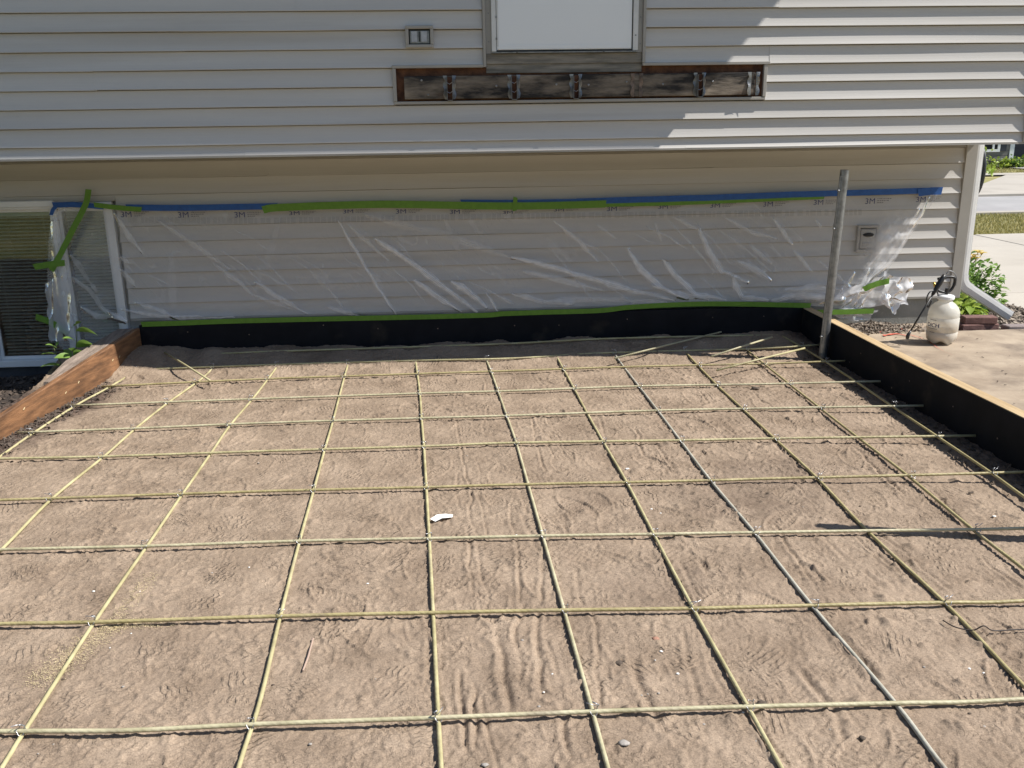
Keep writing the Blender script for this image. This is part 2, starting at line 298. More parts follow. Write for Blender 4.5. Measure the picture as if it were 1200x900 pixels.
# ------------------------------------------------------------------ builders
def tag(o, label=None, cat=None, group=None, kind=None):
    if label: o['label'] = label
    if cat: o['category'] = cat
    if group: o['group'] = group
    if kind: o['kind'] = kind
    return o
def empty(name, loc, label, cat, group=None):
    o = bpy.data.objects.new(name, None); COL.objects.link(o); o.location = loc; o.empty_display_size = 0.1
    return tag(o, label, cat, group)
def wloc(o):
    v = Vector((0, 0, 0))
    while o is not None: v += o.location; o = o.parent
    return v
def mkmesh(name, V, F, mat, smooth=False):
    me = bpy.data.meshes.new(name); me.from_pydata([tuple(v) for v in V], [], F); me.update()
    if mat is not None: me.materials.append(MT[mat] if isinstance(mat, str) else mat)
    if smooth: me.polygons.foreach_set('use_smooth', [True]*len(me.polygons))
    return me
def mesh(name, V, F, mat, parent=None, smooth=False, origin=None):
    """one mesh object from world-space vertices; a top-level one gets its origin at the middle of its base"""
    A = np.array([tuple(v) for v in V], float)
    if parent is not None: off = np.array(wloc(parent))
    elif origin is not None: off = np.array(origin, float)
    else: off = np.array([(A[:, 0].min()+A[:, 0].max())/2, (A[:, 1].min()+A[:, 1].max())/2, A[:, 2].min()])
    me = mkmesh(name, A-off, F, mat, smooth)
    o = bpy.data.objects.new(name, me); COL.objects.link(o)
    if parent is not None: o.parent = parent
    else: o.location = off
    return o
def copy_of(o, parent, loc):
    c = o.copy(); COL.objects.link(c); c.parent = parent; c.location = loc; return c

def box(x0, x1, y0, y1, z0, z1, bev=0.0):
    if bev <= 0:
        V = [(x0, y0, z0), (x1, y0, z0), (x1, y1, z0), (x0, y1, z0), (x0, y0, z1), (x1, y0, z1), (x1, y1, z1), (x0, y1, z1)]
        F = [(0, 3, 2, 1), (4, 5, 6, 7), (0, 1, 5, 4), (1, 2, 6, 5), (2, 3, 7, 6), (3, 0, 4, 7)]
        return V, F
    import bmesh
    bm = bmesh.new(); V, F = box(x0, x1, y0, y1, z0, z1)
    vs = [bm.verts.new(v) for v in V]
    for f in F: bm.faces.new([vs[i] for i in f])
    bmesh.ops.bevel(bm, geom=list(bm.edges), offset=bev, segments=1, affect='EDGES', profile=0.5)
    V = [tuple(v.co) for v in bm.verts]; bm.verts.index_update(); F = [tuple(v.index for v in f.verts) for f in bm.faces]; bm.free()
    return V, F
def join(*parts):
    V = []; F = []
    for v, f in parts:
        o = len(V); V += list(v); F += [tuple(i+o for i in q) for q in f]
    return V, F
def xform(vf, M):
    return [tuple(M @ Vector(v)) for v in vf[0]], vf[1]
def catmull(P, n=6):
    P = [np.array(p, float) for p in P]
    if len(P) < 3: return P
    Q = [2*P[0]-P[1]]+P+[2*P[-1]-P[-2]]; out = []
    for i in range(1, len(Q)-2):
        for k in range(n):
            t = k/n; a, b, c, d = Q[i-1], Q[i], Q[i+1], Q[i+2]
            out.append(0.5*((2*b)+(-a+c)*t+(2*a-5*b+4*c-d)*t*t+(-a+3*b-3*c+d)*t**3))
    out.append(P[-1]); return out
def tube(P, r, seg=8, cap=True, rs=None, squash=None):
    P = [np.array(p, float) for p in P]; V = []; F = []
    t0 = P[1]-P[0]; t0 /= np.linalg.norm(t0)
    ref = np.array([0, 0, 1.0]) if abs(t0[2]) < 0.9 else np.array([0, 1.0, 0])
    n = np.cross(t0, ref); n /= np.linalg.norm(n)
    for i, p in enumerate(P):
        a = P[max(0, i-1)]; b = P[min(len(P)-1, i+1)]; t = b-a; t /= max(1e-9, np.linalg.norm(t))
        n = n - t*np.dot(n, t); n /= np.linalg.norm(n); bb = np.cross(t, n)
        rr = rs[i] if rs is not None else r
        for k in range(seg):
            ang = 2*math.pi*k/seg
            V.append(p + rr*(math.cos(ang)*n + math.sin(ang)*bb*(squash or 1)))
    for i in range(len(P)-1):
        for k in range(seg):
            F.append((i*seg+k, i*seg+(k+1) % seg, (i+1)*seg+(k+1) % seg, (i+1)*seg+k))
    if cap:
        F.append(tuple(range(seg-1, -1, -1))); F.append(tuple((len(P)-1)*seg+k for k in range(seg)))
    return [tuple(v) for v in V], F
def lathe(prof, seg=28, c=(0, 0, 0), mod=None):
    V = []; F = []
    for i, (r, z) in enumerate(prof):
        for k in range(seg):
            a = 2*math.pi*k/seg; rr = r; zz = z
            if mod: rr, zz = mod(i, a, r, z)
            V.append((c[0]+rr*math.cos(a), c[1]+rr*math.sin(a), c[2]+zz))
    for i in range(len(prof)-1):
        for k in range(seg): F.append((i*seg+k, i*seg+(k+1) % seg, (i+1)*seg+(k+1) % seg, (i+1)*seg+k))
    F.append(tuple(range(seg-1, -1, -1))); F.append(tuple((len(prof)-1)*seg+k for k in range(seg)))
    return V, F
def gridmesh(name, X, Y, Z, mat, parent=None, smooth=True, attrs=None):
    """heightfield from 2-D arrays (rows along Y)"""
    ny, nx = X.shape
    co = np.stack([X, Y, Z], -1).reshape(-1, 3)
    off = np.array([co[:, 0].mean(), co[:, 1].mean(), co[:, 2].min()]) if parent is None else np.array(wloc(parent))
    me = bpy.data.meshes.new(name); me.vertices.add(nx*ny); me.vertices.foreach_set('co', (co-off).astype(np.float32).ravel())
    idx = np.arange(nx*ny).reshape(ny, nx)
    q = np.stack([idx[:-1, :-1], idx[:-1, 1:], idx[1:, 1:], idx[1:, :-1]], -1).reshape(-1, 4)
    nf = len(q); me.loops.add(nf*4); me.loops.foreach_set('vertex_index', q.ravel().astype(np.int32))
    me.polygons.add(nf); me.polygons.foreach_set('loop_start', np.arange(0, nf*4, 4, dtype=np.int32))
    me.polygons.foreach_set('loop_total', np.full(nf, 4, dtype=np.int32))
    me.update(calc_edges=True); me.polygons.foreach_set('use_smooth', np.ones(nf, dtype=bool))
    for k, a in (attrs or {}).items():
        at = me.attributes.new(k, 'FLOAT', 'POINT'); at.data.foreach_set('value', a.ravel().astype(np.float32))
    me.materials.append(MT[mat]); me.validate()
    o = bpy.data.objects.new(name, me); COL.objects.link(o)
    if parent is None: o.location = off
    else: o.parent = parent
    return o

# ================================================================== THE SETTING
ZG = -0.12
def struct(o): o['kind'] = 'structure'; return o
struct(mesh('ground', [(-300, -300, ZG-0.03), (300, -300, ZG-0.03), (300, 400, ZG-0.03), (-300, 400, ZG-0.03)], [(0, 1, 2, 3)], 'lawn'))

# height of the sand without its fine relief: it is heaped against the back board and the left corner
def heap(x, y):
    lump = 0.35+1.3*fbm(x*3.1, y*2.2, 5, 4)
    h = 0.074*sstep(6.22, 6.72, y)*lump
    h = h + 0.05*sstep(-1.9, -2.45, x)*sstep(5.9, 6.7, y)
    return h
def sand_relief(x, y):
    h = 0.010*(fbm(x*1.7, y*1.7, 1, 3)-0.5) + 0.006*(fbm(x*7, y*7, 2, 3)-0.5)
    wx = x+0.05*(fbm(x*9, y*9, 3, 2)-0.5); wy = y+0.05*(fbm(x*9+7, y*9, 4, 2)-0.5)
    patch = sstep(0.42, 0.62, fbm(x*2.1, y*2.1, 6, 2))
    r = 1-np.abs(2*vn(wx*27, wy*33, 7)-1); h = h + 0.0068*sstep(0.74, 0.97, r)*patch
    r = 1-np.abs(2*vn(wx*52, wy*40, 8)-1); h = h - 0.0042*sstep(0.72, 0.97, r)*(1-0.5*patch)
    h = h + 0.0045*(fbm(wx*46, wy*46, 9, 3)-0.5)
    return h

NX, NY = 940, 900
xs = np.linspace(-2.86, 2.86, NX); ys = 1.3+(6.79-1.3)*np.linspace(0, 1, NY)**1.12
SX, SY = np.meshgrid(xs, ys)
SH = sand_relief(SX, SY)+heap(SX, SY)
def local(cx, cy, R):
    i0 = np.searchsorted(xs, cx-R); i1 = np.searchsorted(xs, cx+R); j0 = np.searchsorted(ys, cy-R); j1 = np.searchsorted(ys, cy+R)
    return slice(j0, j1), slice(i0, i1)
rr = random.Random(5)
# boot prints: a shallow sole with cross bars or chevrons and a low rim
for k in range(300):
    cx = rr.uniform(-2.4, 2.4); cy = rr.uniform(1.6, 6.3); a = rr.gauss(0, 0.5) + (math.pi if rr.random() < 0.5 else 0) + (0.9 if rr.random() < 0.25 else 0)
    s = local(cx, cy, 0.2)
    if SX[s].size == 0: continue
    u = (SX[s]-cx)*math.sin(a)+(SY[s]-cy)*math.cos(a); w = (SX[s]-cx)*math.cos(a)-(SY[s]-cy)*math.sin(a)
    wid = 0.046+0.008*np.cos(u*16); d = np.sqrt((u/0.145)**2+(w/wid)**2)
    inside = 1-sstep(0.85, 1.05, d); rim = np.exp(-((d-1.10)/0.075)**2)*(0.25+1.1*vn(SX[s]*11, SY[s]*11+k, 33))
    kind = rr.randint(0, 2); per = rr.uniform(0.017, 0.027); jit = 0.012*(vn(SX[s]*30, SY[s]*30, k)-0.5)
    ph = (u+jit)/per if kind == 0 else (u+jit+(abs(w) if kind == 1 else w)*0.9)/per
    tread = np.where((ph % 1) < 0.45, 1.0, 0.0)
    if kind == 2: tread = np.where(((w+jit)/0.022 % 1) < 0.3, 0, tread)
    fade = sstep(0.25, 0.6, vn(SX[s]*9+k, SY[s]*9, 31)) ; st = rr.uniform(0.35, 1.0)
    SH[s] = SH[s]*(1-0.55*inside*fade*st)+st*fade*(inside*(-0.006+0.0065*tread)+0.009*rim)
# grooves dragged through the sand, mostly towards the house
def groove(x0, y0, x1, y1, dep, wd, seed):
    t = (SY-y0)/(y1-y0); m = (t > 0) & (t < 1)
    if not m.any(): return
    rows = np.where(m.any(1))[0]; j0, j1 = rows[0], rows[-1]+1
    lo = min(x0, x1)-0.12; hi = max(x0, x1)+0.12; i0 = np.searchsorted(xs, lo); i1 = np.searchsorted(xs, hi)
    X_ = SX[j0:j1, i0:i1]; Y_ = SY[j0:j1, i0:i1]; T = (Y_-y0)/(y1-y0)
    gx = x0+(x1-x0)*T+0.03*(vn(Y_*4, Y_*0+seed, seed)-0.5)+0.012*(vn(Y_*14, Y_*0+seed, seed+3)-0.5)
    e = sstep(0, 0.12, T)*sstep(1, 0.88, T)*(0.35+0.9*vn(Y_*5, Y_*0, seed+9)); dx = X_-gx
    SH[j0:j1, i0:i1] += e*dep*(-np.exp(-(dx/wd)**2)+0.75*np.exp(-((dx+1.9*wd)/wd)**2)+0.35*np.exp(-((dx-1.9*wd)/wd)**2))
for px0, py0, px1, py1, d, w in [(533, 480, 575, 742, .008, .010), (575, 720, 600, 835, .013, .020), (548, 620, 560, 700, .007, .010), (598, 560, 610, 720, .007, .010), (610, 700, 606, 800, .009, .014),
                                 (628, 690, 633, 820, .010, .016), (637, 600, 640, 740, .008, .012), (540, 780, 545, 890, .007, .012), (560, 800, 556, 880, .009, .013), (660, 820, 668, 895, .008, .014),
                                 (690, 700, 705, 850, .006, .012), (745, 770, 765, 850, .012, .022), (800, 740, 830, 850, .009, .016), (815, 655, 850, 700, .010, .018), (905, 610, 960, 700, .008, .014), (700, 490, 730, 560, .007, .012),
                                 (620, 490, 640, 560, .008, .010), (628, 488, 648, 540, .006, .008), (640, 490, 662, 535, .006, .008), (1030, 640, 1080, 690, .008, .016), (985, 740, 1030, 800, .012, .022), (940, 780, 1000, 880, .010, .018),
                                 (870, 830, 930, 898, .008, .016), (760, 620, 790, 680, .007, .010), (560, 540, 572, 640, .005, .008), (405, 470, 400, 540, .005, .008), (1000, 520, 1060, 580, .009, .016), (1090, 570, 1150, 640, .007, .016)]:
    a = G(px0, py0); b = G(px1, py1); groove(b[0], b[1], a[0], a[1], d*0.85, w*0.62, rr.randint(1, 999))
for k in range(46):
    x = rr.uniform(-0.2, 2.3); y = rr.uniform(1.7, 5.9); L = rr.uniform(0.2, 0.7); sl_ = rr.uniform(-0.12, 0.08)
    groove(x, y, x+sl_*L, y+L, rr.uniform(0.002, 0.006), rr.uniform(0.005, 0.009), rr.randint(1, 999))
# crumbs and clods
for k in range(900):
    x = rr.triangular(-2.5, 2.7, 1.6); y = rr.uniform(1.5, 6.6); R = rr.uniform(0.005, 0.014) if rr.random() < 0.93 else rr.uniform(0.015, 0.028)
    s = local(x, y, R*2.5)
    if SX[s].size: SH[s] += 0.7*R*np.exp(-((SX[s]-x)**2+(SY[s]-y)**2)/R**2)
soil = np.clip(sstep(-2.20, -2.40, SX+0.25*(fbm(SX*3, SY*3, 40, 3)-0.5)-0.11*(SY-5.9)), 0, 1)*sstep(6.3, 5.9, SY)
soil = np.maximum(soil, 0.85*sstep(2.5, 2.75, SX+0.15*(fbm(SX*4, SY*4, 41, 3)-0.5)))
soil = np.maximum(soil, 0.3*sstep(0.60, 0.75, fbm(SX*1.3+3, SY*1.3, 44, 4))*sstep(-0.5, 1.5, SX))
SH = SH+soil*0.02*(fbm(SX*16, SY*16, 42, 3)-0.45)
sand = struct(gridmesh('sand_bed', SX, SY, SH, 'sand', attrs={'soil': soil}))
x2, y2 = np.meshgrid(np.linspace(-2.86, 2.86, 120), np.linspace(-2.5, 1.32, 80))
struct(gridmesh('sand_bed', x2, y2, sand_relief(x2, y2)-0.004, 'sand', attrs={'soil': x2*0}))

# bed of dark soil outside the stained timber
xm, ym = np.meshgrid(np.linspace(-8, -2.52, 260), np.linspace(1.0, 6.90, 260))
zm = -0.13+0.05*fbm(xm*6, ym*6, 50, 4)+0.03*(fbm(xm*25, ym*25, 51, 2)-0.5)+0.09*sstep(6.2, 5.2, ym)
struct(gridmesh('mulch_bed', xm, ym, zm, 'soil'))

# walkway slab to the right of the form, with a dirty worn surface
ZW = 0.10
x0, y0 = np.meshgrid(np.linspace(2.82, 6.5, 150), np.linspace(-2.0, 6.55, 260))
struct(gridmesh('walkway', x0, y0, ZW+0.006*(fbm(x0*3, y0*3, 60, 4)-0.5)+0.004*(fbm(x0*30, y0*30, 61, 2)-0.5), 'concrete'))
x0, y0 = np.meshgrid(np.linspace(2.80, 3.86, 60), np.linspace(6.545, 6.95, 30))
struct(gridmesh('walkway', x0, y0, ZW-0.004+0.012*(fbm(x0*5, y0*5, 62, 4)-0.5), 'concrete'))
x0, y0 = np.meshgrid(np.linspace(3.86, 5.42, 110), np.linspace(6.55, 16.0, 300))
struct(gridmesh('mulch_bed', x0, y0, 0.045-0.13*sstep(4.3, 5.4, x0)+0.03*(fbm(x0*12, y0*12, 63, 3)-0.5), 'soil'))
def slab(name, x0, x1, y0, y1, z0, z1, mat): return struct(mesh(name, *box(x0, x1, y0, y1, z0, z1, 0.008), mat))
# driveway of cast panels with open joints
for i, (a, b) in enumerate([(5.42, 8.1), (8.115, 10.9)]):
    for j, (c, d) in enumerate([(1.0, 5.6), (5.615, 8.92), (8.935, 12.3), (12.315, 13.6)]):
        slab('driveway', a, b, c, d, ZG-0.03, ZG+0.03-0.002*((i+j) % 2), 'drive')
def sheet(name, pts, z, mat): return struct(mesh(name, [(p[0], p[1], z) for p in pts], [tuple(range(len(pts)))], mat))
sheet('street', [(-60, 16.95), (80, 16.95), (80, 20.3), (-60, 20.3)], ZG+0.004, 'street')
slab('kerb', -60, 80, 16.75, 16.95, ZG-0.03, ZG+0.03, 'drive')
slab('kerb', -60, 80, 20.3, 20.5, ZG-0.03, ZG+0.06, 'drive')
sheet('far_driveway', [(11.6, 20.52), (16.0, 20.52), (22.5, 27.2), (17.0, 27.2)], ZG+0.03, 'drive')
sheet('sidewalk', [(-60, 27.4), (80, 27.4), (80, 28.3), (-60, 28.3)], ZG+0.02, 'drive')
sheet('far_driveway', [(19.6, 28.32), (25.5, 28.32), (25.5, 33.4), (19.6, 33.4)], ZG+0.016, 'street')

def blades(name, n, x0, x1, y0, y1, h, mat, z, label, seed=1):
    r = np.random.default_rng(seed); x = r.uniform(x0, x1, n); y = r.uniform(y0, y1, n); hh = h*r.uniform(0.5, 1.2, n)
    a = r.uniform(0, 6.28, n); w = 0.006+0.004*r.random(n); lx = 0.5*hh*np.cos(a+1.3); ly = 0.5*hh*np.sin(a+1.3)
    A = np.stack([x-w*np.cos(a), y-w*np.sin(a), np.full(n, z)], 1); B = np.stack([x+w*np.cos(a), y+w*np.sin(a), np.full(n, z)], 1)
    C = np.stack([x+lx, y+ly, z+hh], 1); V = np.stack([A, B, C], 1).reshape(-1, 3)
    return tag(mesh(name, V, [(3*i, 3*i+1, 3*i+2) for i in range(n)], mat), label, 'grass', kind='stuff')
blades('grass', 42000, 6.0, 16.5, 13.62, 16.74, 0.055, 'grass', ZG-0.03, 'sun-dried lawn strip between the driveway and the street', 3)
blades('grass', 9000, 15.5, 24, 28.5, 32.3, 0.07, 'grass', ZG-0.03, 'lawn in front of the grey house across the street', 4)

# ================================================================== THE HOUSE
house = empty('house', (0, 6.5, -0.15), 'house with beige vinyl siding, an overhanging upper floor and a white door', 'house')
XC = 4.02; XLEFT = -7.5; EXPO = 0.1143
def hbox(name, x0, x1, y0, y1, z0, z1, mat, parent=None, bev=0.0):
    return mesh(name, *box(x0, x1, y0, y1, z0, z1, bev), mat, parent or house)
wx0, wx1, wz0, wz1 = -3.47, -2.44, -0.03, 1.185       # basement window opening
hbox('upper_wall', XLEFT, XC-0.02, YU+0.03, 13.5, 1.53, 4.58, 'siding')
lw_ = hbox('lower_wall', wx1, XC-0.02, YL+0.03, 13.5, -0.15, 1.50, 'foundation')
hbox('lower_wall', XLEFT, wx0, YL+0.03, 13.5, -0.15, 1.50, 'foundation')
hbox('lower_wall', wx0, wx1, YL+0.03, 13.5, wz1, 1.50, 'foundation')
hbox('lower_wall', wx0, wx1, YL+0.02, 13.5, -0.16, wz0, 'foundation_dark')
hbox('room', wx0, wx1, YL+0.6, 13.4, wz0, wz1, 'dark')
hbox('foundation', 2.7, XC-0.03, YL+0.008, YL+0.03, -0.15, 0.318, 'foundation')
hbox('ledge', -6.5, -2.6, YL-0.02, YL+0.02, -0.15, -0.115, 'concrete')
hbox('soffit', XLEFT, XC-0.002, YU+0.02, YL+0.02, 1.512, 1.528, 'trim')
# roof and eave
ZE = 4.60; EAVE = 0.575
rf = mesh('roof', [(XLEFT-0.3, YU-EAVE, ZE+0.16), (XC+0.02, YU-EAVE, ZE+0.16), (XC+0.02, 10.2, ZE+1.6), (XLEFT-0.3, 10.2, ZE+1.6), (XC+0.02, 14.5, ZE+0.16), (XLEFT-0.3, 14.5, ZE+0.16)],
          [(0, 1, 2, 3), (3, 2, 4, 5), (1, 4, 2), (0, 3, 5), (0, 5, 4, 1)], 'shingle', house)
hbox('eave', XLEFT-0.3, XC, YU-EAVE, YU+0.02, ZE, ZE+0.155, 'white_paint')

def course(name, x0, x1, z1, z0, Y, proud=0.017, parent=None, seed=0, y_off=0.0, ex=2.2, nx=None):
    """one clapboard: recessed top, face sweeping out to the butt, butt returning under"""
    n = nx or max(2, int((x1-x0)/0.14)); k = 7; V = []; F = []
    xx = np.linspace(x0, x1, n+1)
    wob = 0.0022*(vn(xx*0.9, xx*0+seed, seed)-0.5)*2; wy = 0.0045*(vn(xx*0.7, xx*0+seed+5, seed+5)-0.5)
    for i, x in enumerate(xx):
        for j in range(k+1):
            t = j/k; z = z1+(z0-z1)*t+wob[i]*t
            if j == 0: V.append((x, Y+0.009, z1)); z = z1-0.0065
            V.append((x, Y-y_off-proud*t**ex-wy[i]*t*t-0.001, z))
        V.append((x, Y-y_off-proud*0.98-wy[i], z0-0.002+wob[i])); V.append((x, Y+0.012, z0-0.001+wob[i])); V.append((x, Y+0.012, z1))
    c = k+5
    for i in range(n):
        for j in range(c-1): F.append((i*c+j, i*c+j+1, (i+1)*c+j+1, (i+1)*c+j))
    F.append(tuple(range(c-1, -1, -1))); F.append(tuple(n*c+j for j in range(c)))
    return mesh(name, V, F, 'siding', parent or house, smooth=False)
def run(x0, x1, z1, z0, Y, seams, k):
    xs_ = [x0]+[s for s in seams if x0+0.15 < s < x1-0.15]+[x1]
    for i in range(len(xs_)-1):
        a = xs_[i]-(0.012 if i else 0); course('siding_course', a, xs_[i+1], z1, z0, Y, seed=k*7+i, y_off=0.0016*(i % 2), ex=2.2)
ZU0 = 2.3826
SEAM = {1: [-1.63], 2: [-1.62], 3: [-2.20, 2.14], 4: [-2.19], 5: [-2.71], 6: [-2.69, 1.9], 7: [0.75, -1.0], 0: [2.18, -0.9], -1: [2.18]}
for k in range(-19, 8):
    zt = min(ZU0-(k-1)*EXPO, ZE); zb = ZU0-k*EXPO
    if zt-zb < 0.02: continue
    seams = SEAM.get(k, [random.Random(k).uniform(-4, 3)])
    xr = XC-0.085
    if k in (4, 5):
        run(XLEFT, -0.325, zt, zb, YU, seams, k); run(2.108, xr, zt, zb, YU, seams, k)
    elif k <= 3 and k > -16:
        run(XLEFT, 0.248, zt, zb, YU, seams, k); run(1.302, xr, zt, zb, YU, seams, k)
    else: run(XLEFT, xr, zt, zb, YU, seams, k)
run(XLEFT, XC-0.085, ZU0-7*EXPO, 1.512, YU, [-1.3, 1.6], 8)
# starter lip under the overhang
V, F = box(XLEFT, XC+0.004, YU-0.0175, YU+0.03, 1.500, 1.5105); mesh('starter_strip', V, F, 'trim', house)
ZL0 = 0.891
for j in range(-5, 6):
    zt = ZL0-(j-1)*EXPO; zb = ZL0-j*EXPO
    zt = min(zt, 1.50)
    sm = [[-1.3, 2.0], [-0.4], [0.9, -1.9], [1.7]][j % 4]
    if zb > wz1+0.01: run(XLEFT, XC-0.085, zt, zb, YL, sm, 40+j)
    elif zt > wz1+0.03:
        run(wx1+0.03, XC-0.085, zt, zb, YL, sm, 40+j); run(wx0-0.03, wx1+0.03, zt, wz1+0.004, YL, [], 70); run(XLEFT, wx0-0.03, zt, zb, YL, [], 60+j)
    else:
        run(wx1+0.03, XC-0.085, zt, zb if zb > 0.3 else 0.318, YL, sm, 40+j); run(XLEFT, wx0-0.03, zt, zb, YL, [], 60+j)
V, F = box(wx1+0.03, XC-0.003, YL-0.02, YL+0.02, 0.303, 0.3165); mesh('starter_strip', V, F, 'trim', house)
# corner posts: two faces with a rolled inner edge
def cornerpost(z0, z1, Y):
    V, F = join(box(XC-0.088, XC+0.004, Y-0.024, Y+0.015, z0, z1, 0.004), box(XC-0.02, XC+0.006, Y+0.016, Y+0.09, z0, z1, 0.004))
    mesh('corner_post', V, F, 'trim', house)
cornerpost(1.5125, ZE, YU); cornerpost(0.30, 1.498, YL)
# ------------ ledger left from the old deck
lb = empty('ledger_recess', (0.9, 6.15, 1.82), None, None); lb.parent = house; lb.location = Vector((0.9, 6.15, 1.82))-house.location
hbox('sheathing', -0.315, 2.098, YU+0.004, YU+0.028, 1.818, 2.035, 'sheath', lb)
hbox('ledger_board', -0.262, 2.035, YU-0.030, YU+0.003, 1.845, 1.985, 'ledger', lb, 0.003)
def jch(x0, x1, z0, z1, yp=0.026): hbox('trim_channel', x0, x1, YU-yp, YU+0.0025, z0, z1, 'trim', lb, 0.002)
jch(-0.335, 2.112, 1.8135, 1.832, 0.024); jch(-0.335, -0.312, 1.833, 2.034); jch(2.092, 2.114, 1.833, 2.034)
jch(-0.335, 0.249, 2.035, 2.0535, 0.029); jch(1.284, 2.13, 2.035, 2.0535, 0.029)
jch(0.2495, 0.268, 2.037, ZE-0.3, 0.028); jch(1.282, 1.3005, 2.0545, ZE-0.3, 0.028)
# nail and bolt heads on the ledger
for x, z in [(-0.15, 1.96), (0.33, 1.92), (0.72, 1.925), (0.93, 1.92), (1.18, 1.935), (1.42, 1.918), (-0.11, 1.87), (1.75, 1.93)]:
    mesh('bolt_head', *xform(lathe([(0.007, 0), (0.007, 0.004), (0.004, 0.006)], 8), Matrix.Translation((x, YU-0.030, z)) @ Matrix.Rotation(math.pi/2, 4, 'X')), 'galv', lb)
def hanger(x, mat, open_=True):
    """joist hanger: two lobed flanges nailed to the ledger, two side straps and a bent seat"""
    h = []; y = YU-0.032
    for s in (-1, 1):
        pts = []; n = 14
        for i in range(n+1):
            t = i/n; w = 0.016+0.011*abs(math.sin(t*math.pi*2.5))*(0.8 if s > 0 else 1)
            pts.append((x+s*(0.016+w), 1.842+0.145*t))
        V = []; F = []
        for (px, pz) in pts:
            t = (pz-1.842)/0.145; bend = 0.006+0.008*math.sin(t*9+s)
            V += [(x+s*0.016, y, pz), (px, y-bend*0.6, pz), (px, y-0.0015-bend*0.6, pz), (x+s*0.016, y-0.0015, pz)]
        for i in range(n):
            for q in range(4): F.append((i*4+q, i*4+(q+1) % 4, (i+1)*4+(q+1) % 4, (i+1)*4+q))
        F += [(0, 1, 2, 3), (n*4+3, n*4+2, n*4+1, n*4)]
        h.append((V, F))
        if open_: h.append(box(x+s*0.0165-0.0008, x+s*0.0165+0.0008, y-0.038, y-0.0005, 1.838, 1.975))
    o = mesh('joist_hanger', *join(*h), mat, lb)
    if open_:
        V, F = box(x-0.0157, x+0.0157, y-0.040, y-0.001, 1.834, 1.8365); mesh('hanger_seat', V, F, mat, lb)
        hbox('joist_stub', x-0.0155, x+0.0155, y-0.006, y-0.0005, 1.84, 1.98, 'sheath', lb)
        for z in (1.885, 1.94):
            mesh('nail', *tube([(x-0.02, y-0.012, z+0.004), (x, y-0.02, z-0.006), (x+0.017, y-0.03, z+0.006)], 0.0022, 5), 'wire', lb)
    return o
for px, mt_, op in [(527, 'galv', True), (602, 'galv', True), (674, 'galv', True), (745, 'rusty', False), (818, 'galv', True), (881, 'galv', False)]:
    hanger(W(px, 100, YU)[0], mt_, op)
# boards between door and ledger
hbox('sill_board', 0.269, 1.281, YU-0.012, YU+0.02, 2.0545, 2.118, 'sill_wood', lb, 0.002)
hbox('sill_board', 0.269, 1.281, YU-0.004, YU+0.02, 2.0, 2.0535, 'sill_wood', lb)
# ------------ storm door
door = empty('door', (0.77, YU, 2.12), None, None); door.parent = house; door.location = Vector((0.77, YU, 2.12))-house.location
ZD = 4.2
hbox('jamb', 0.2695, 0.305, YU-0.012, YU+0.03, 2.119, ZD, 'trim', door); hbox('jamb', 1.250, 1.281, YU-0.012, YU+0.03, 2.119, ZD, 'trim', door)
for x0_, x1_ in ((0.3055, 0.335), (1.2165, 1.2495)): hbox('frame', x0_, x1_, YU-0.030, YU+0.02, 2.128, ZD, 'white_metal', door, 0.003)
hbox('threshold', 0.3055, 1.2495, YU-0.034, YU+0.02, 2.119, 2.127, 'galv', door, 0.001)
hbox('sweep', 0.336, 1.216, YU-0.018, YU+0.015, 2.1275, 2.138, 'rubber', door)
hbox('gasket', 1.2095, 1.216, YU-0.016, YU+0.015, 2.1385, ZD, 'rubber', door); hbox('gasket', 0.336, 0.3385, YU-0.014, YU+0.015, 2.1385, ZD, 'rubber', door)
hbox('leaf', 0.339, 1.209, YU-0.022, YU+0.015, 2.1385, ZD, 'door_white', door, 0.002)
hbox('kick_rail', 0.347, 1.203, YU-0.0245, YU-0.0222, 2.142, 2.168, 'door_white', door, 0.001)
hbox('hinge_leaf', 0.3388, 0.349, YU-0.027, YU-0.0226, 2.16, ZD, 'white_metal', door)
for z in (2.20, 2.33, 2.47): hbox('hinge_pin', 0.331, 0.341, YU-0.034, YU-0.0305, z, z+0.012, 'galv', door)
for x in (0.46, 1.02): hbox('weep_hole', x, x+0.012, YU-0.0355, YU-0.0342, 2.120, 2.124, 'rubber', door)
for x, z in ((0.288, 2.19), (0.288, 2.36), (1.267, 2.17), (1.267, 2.33), (1.233, 2.22)): hbox('screw_head', x-0.004, x+0.004, YU-0.0325 if x == 1.233 else YU-0.0135, YU-0.0122, z-0.004, z+0.004, 'galv', door)
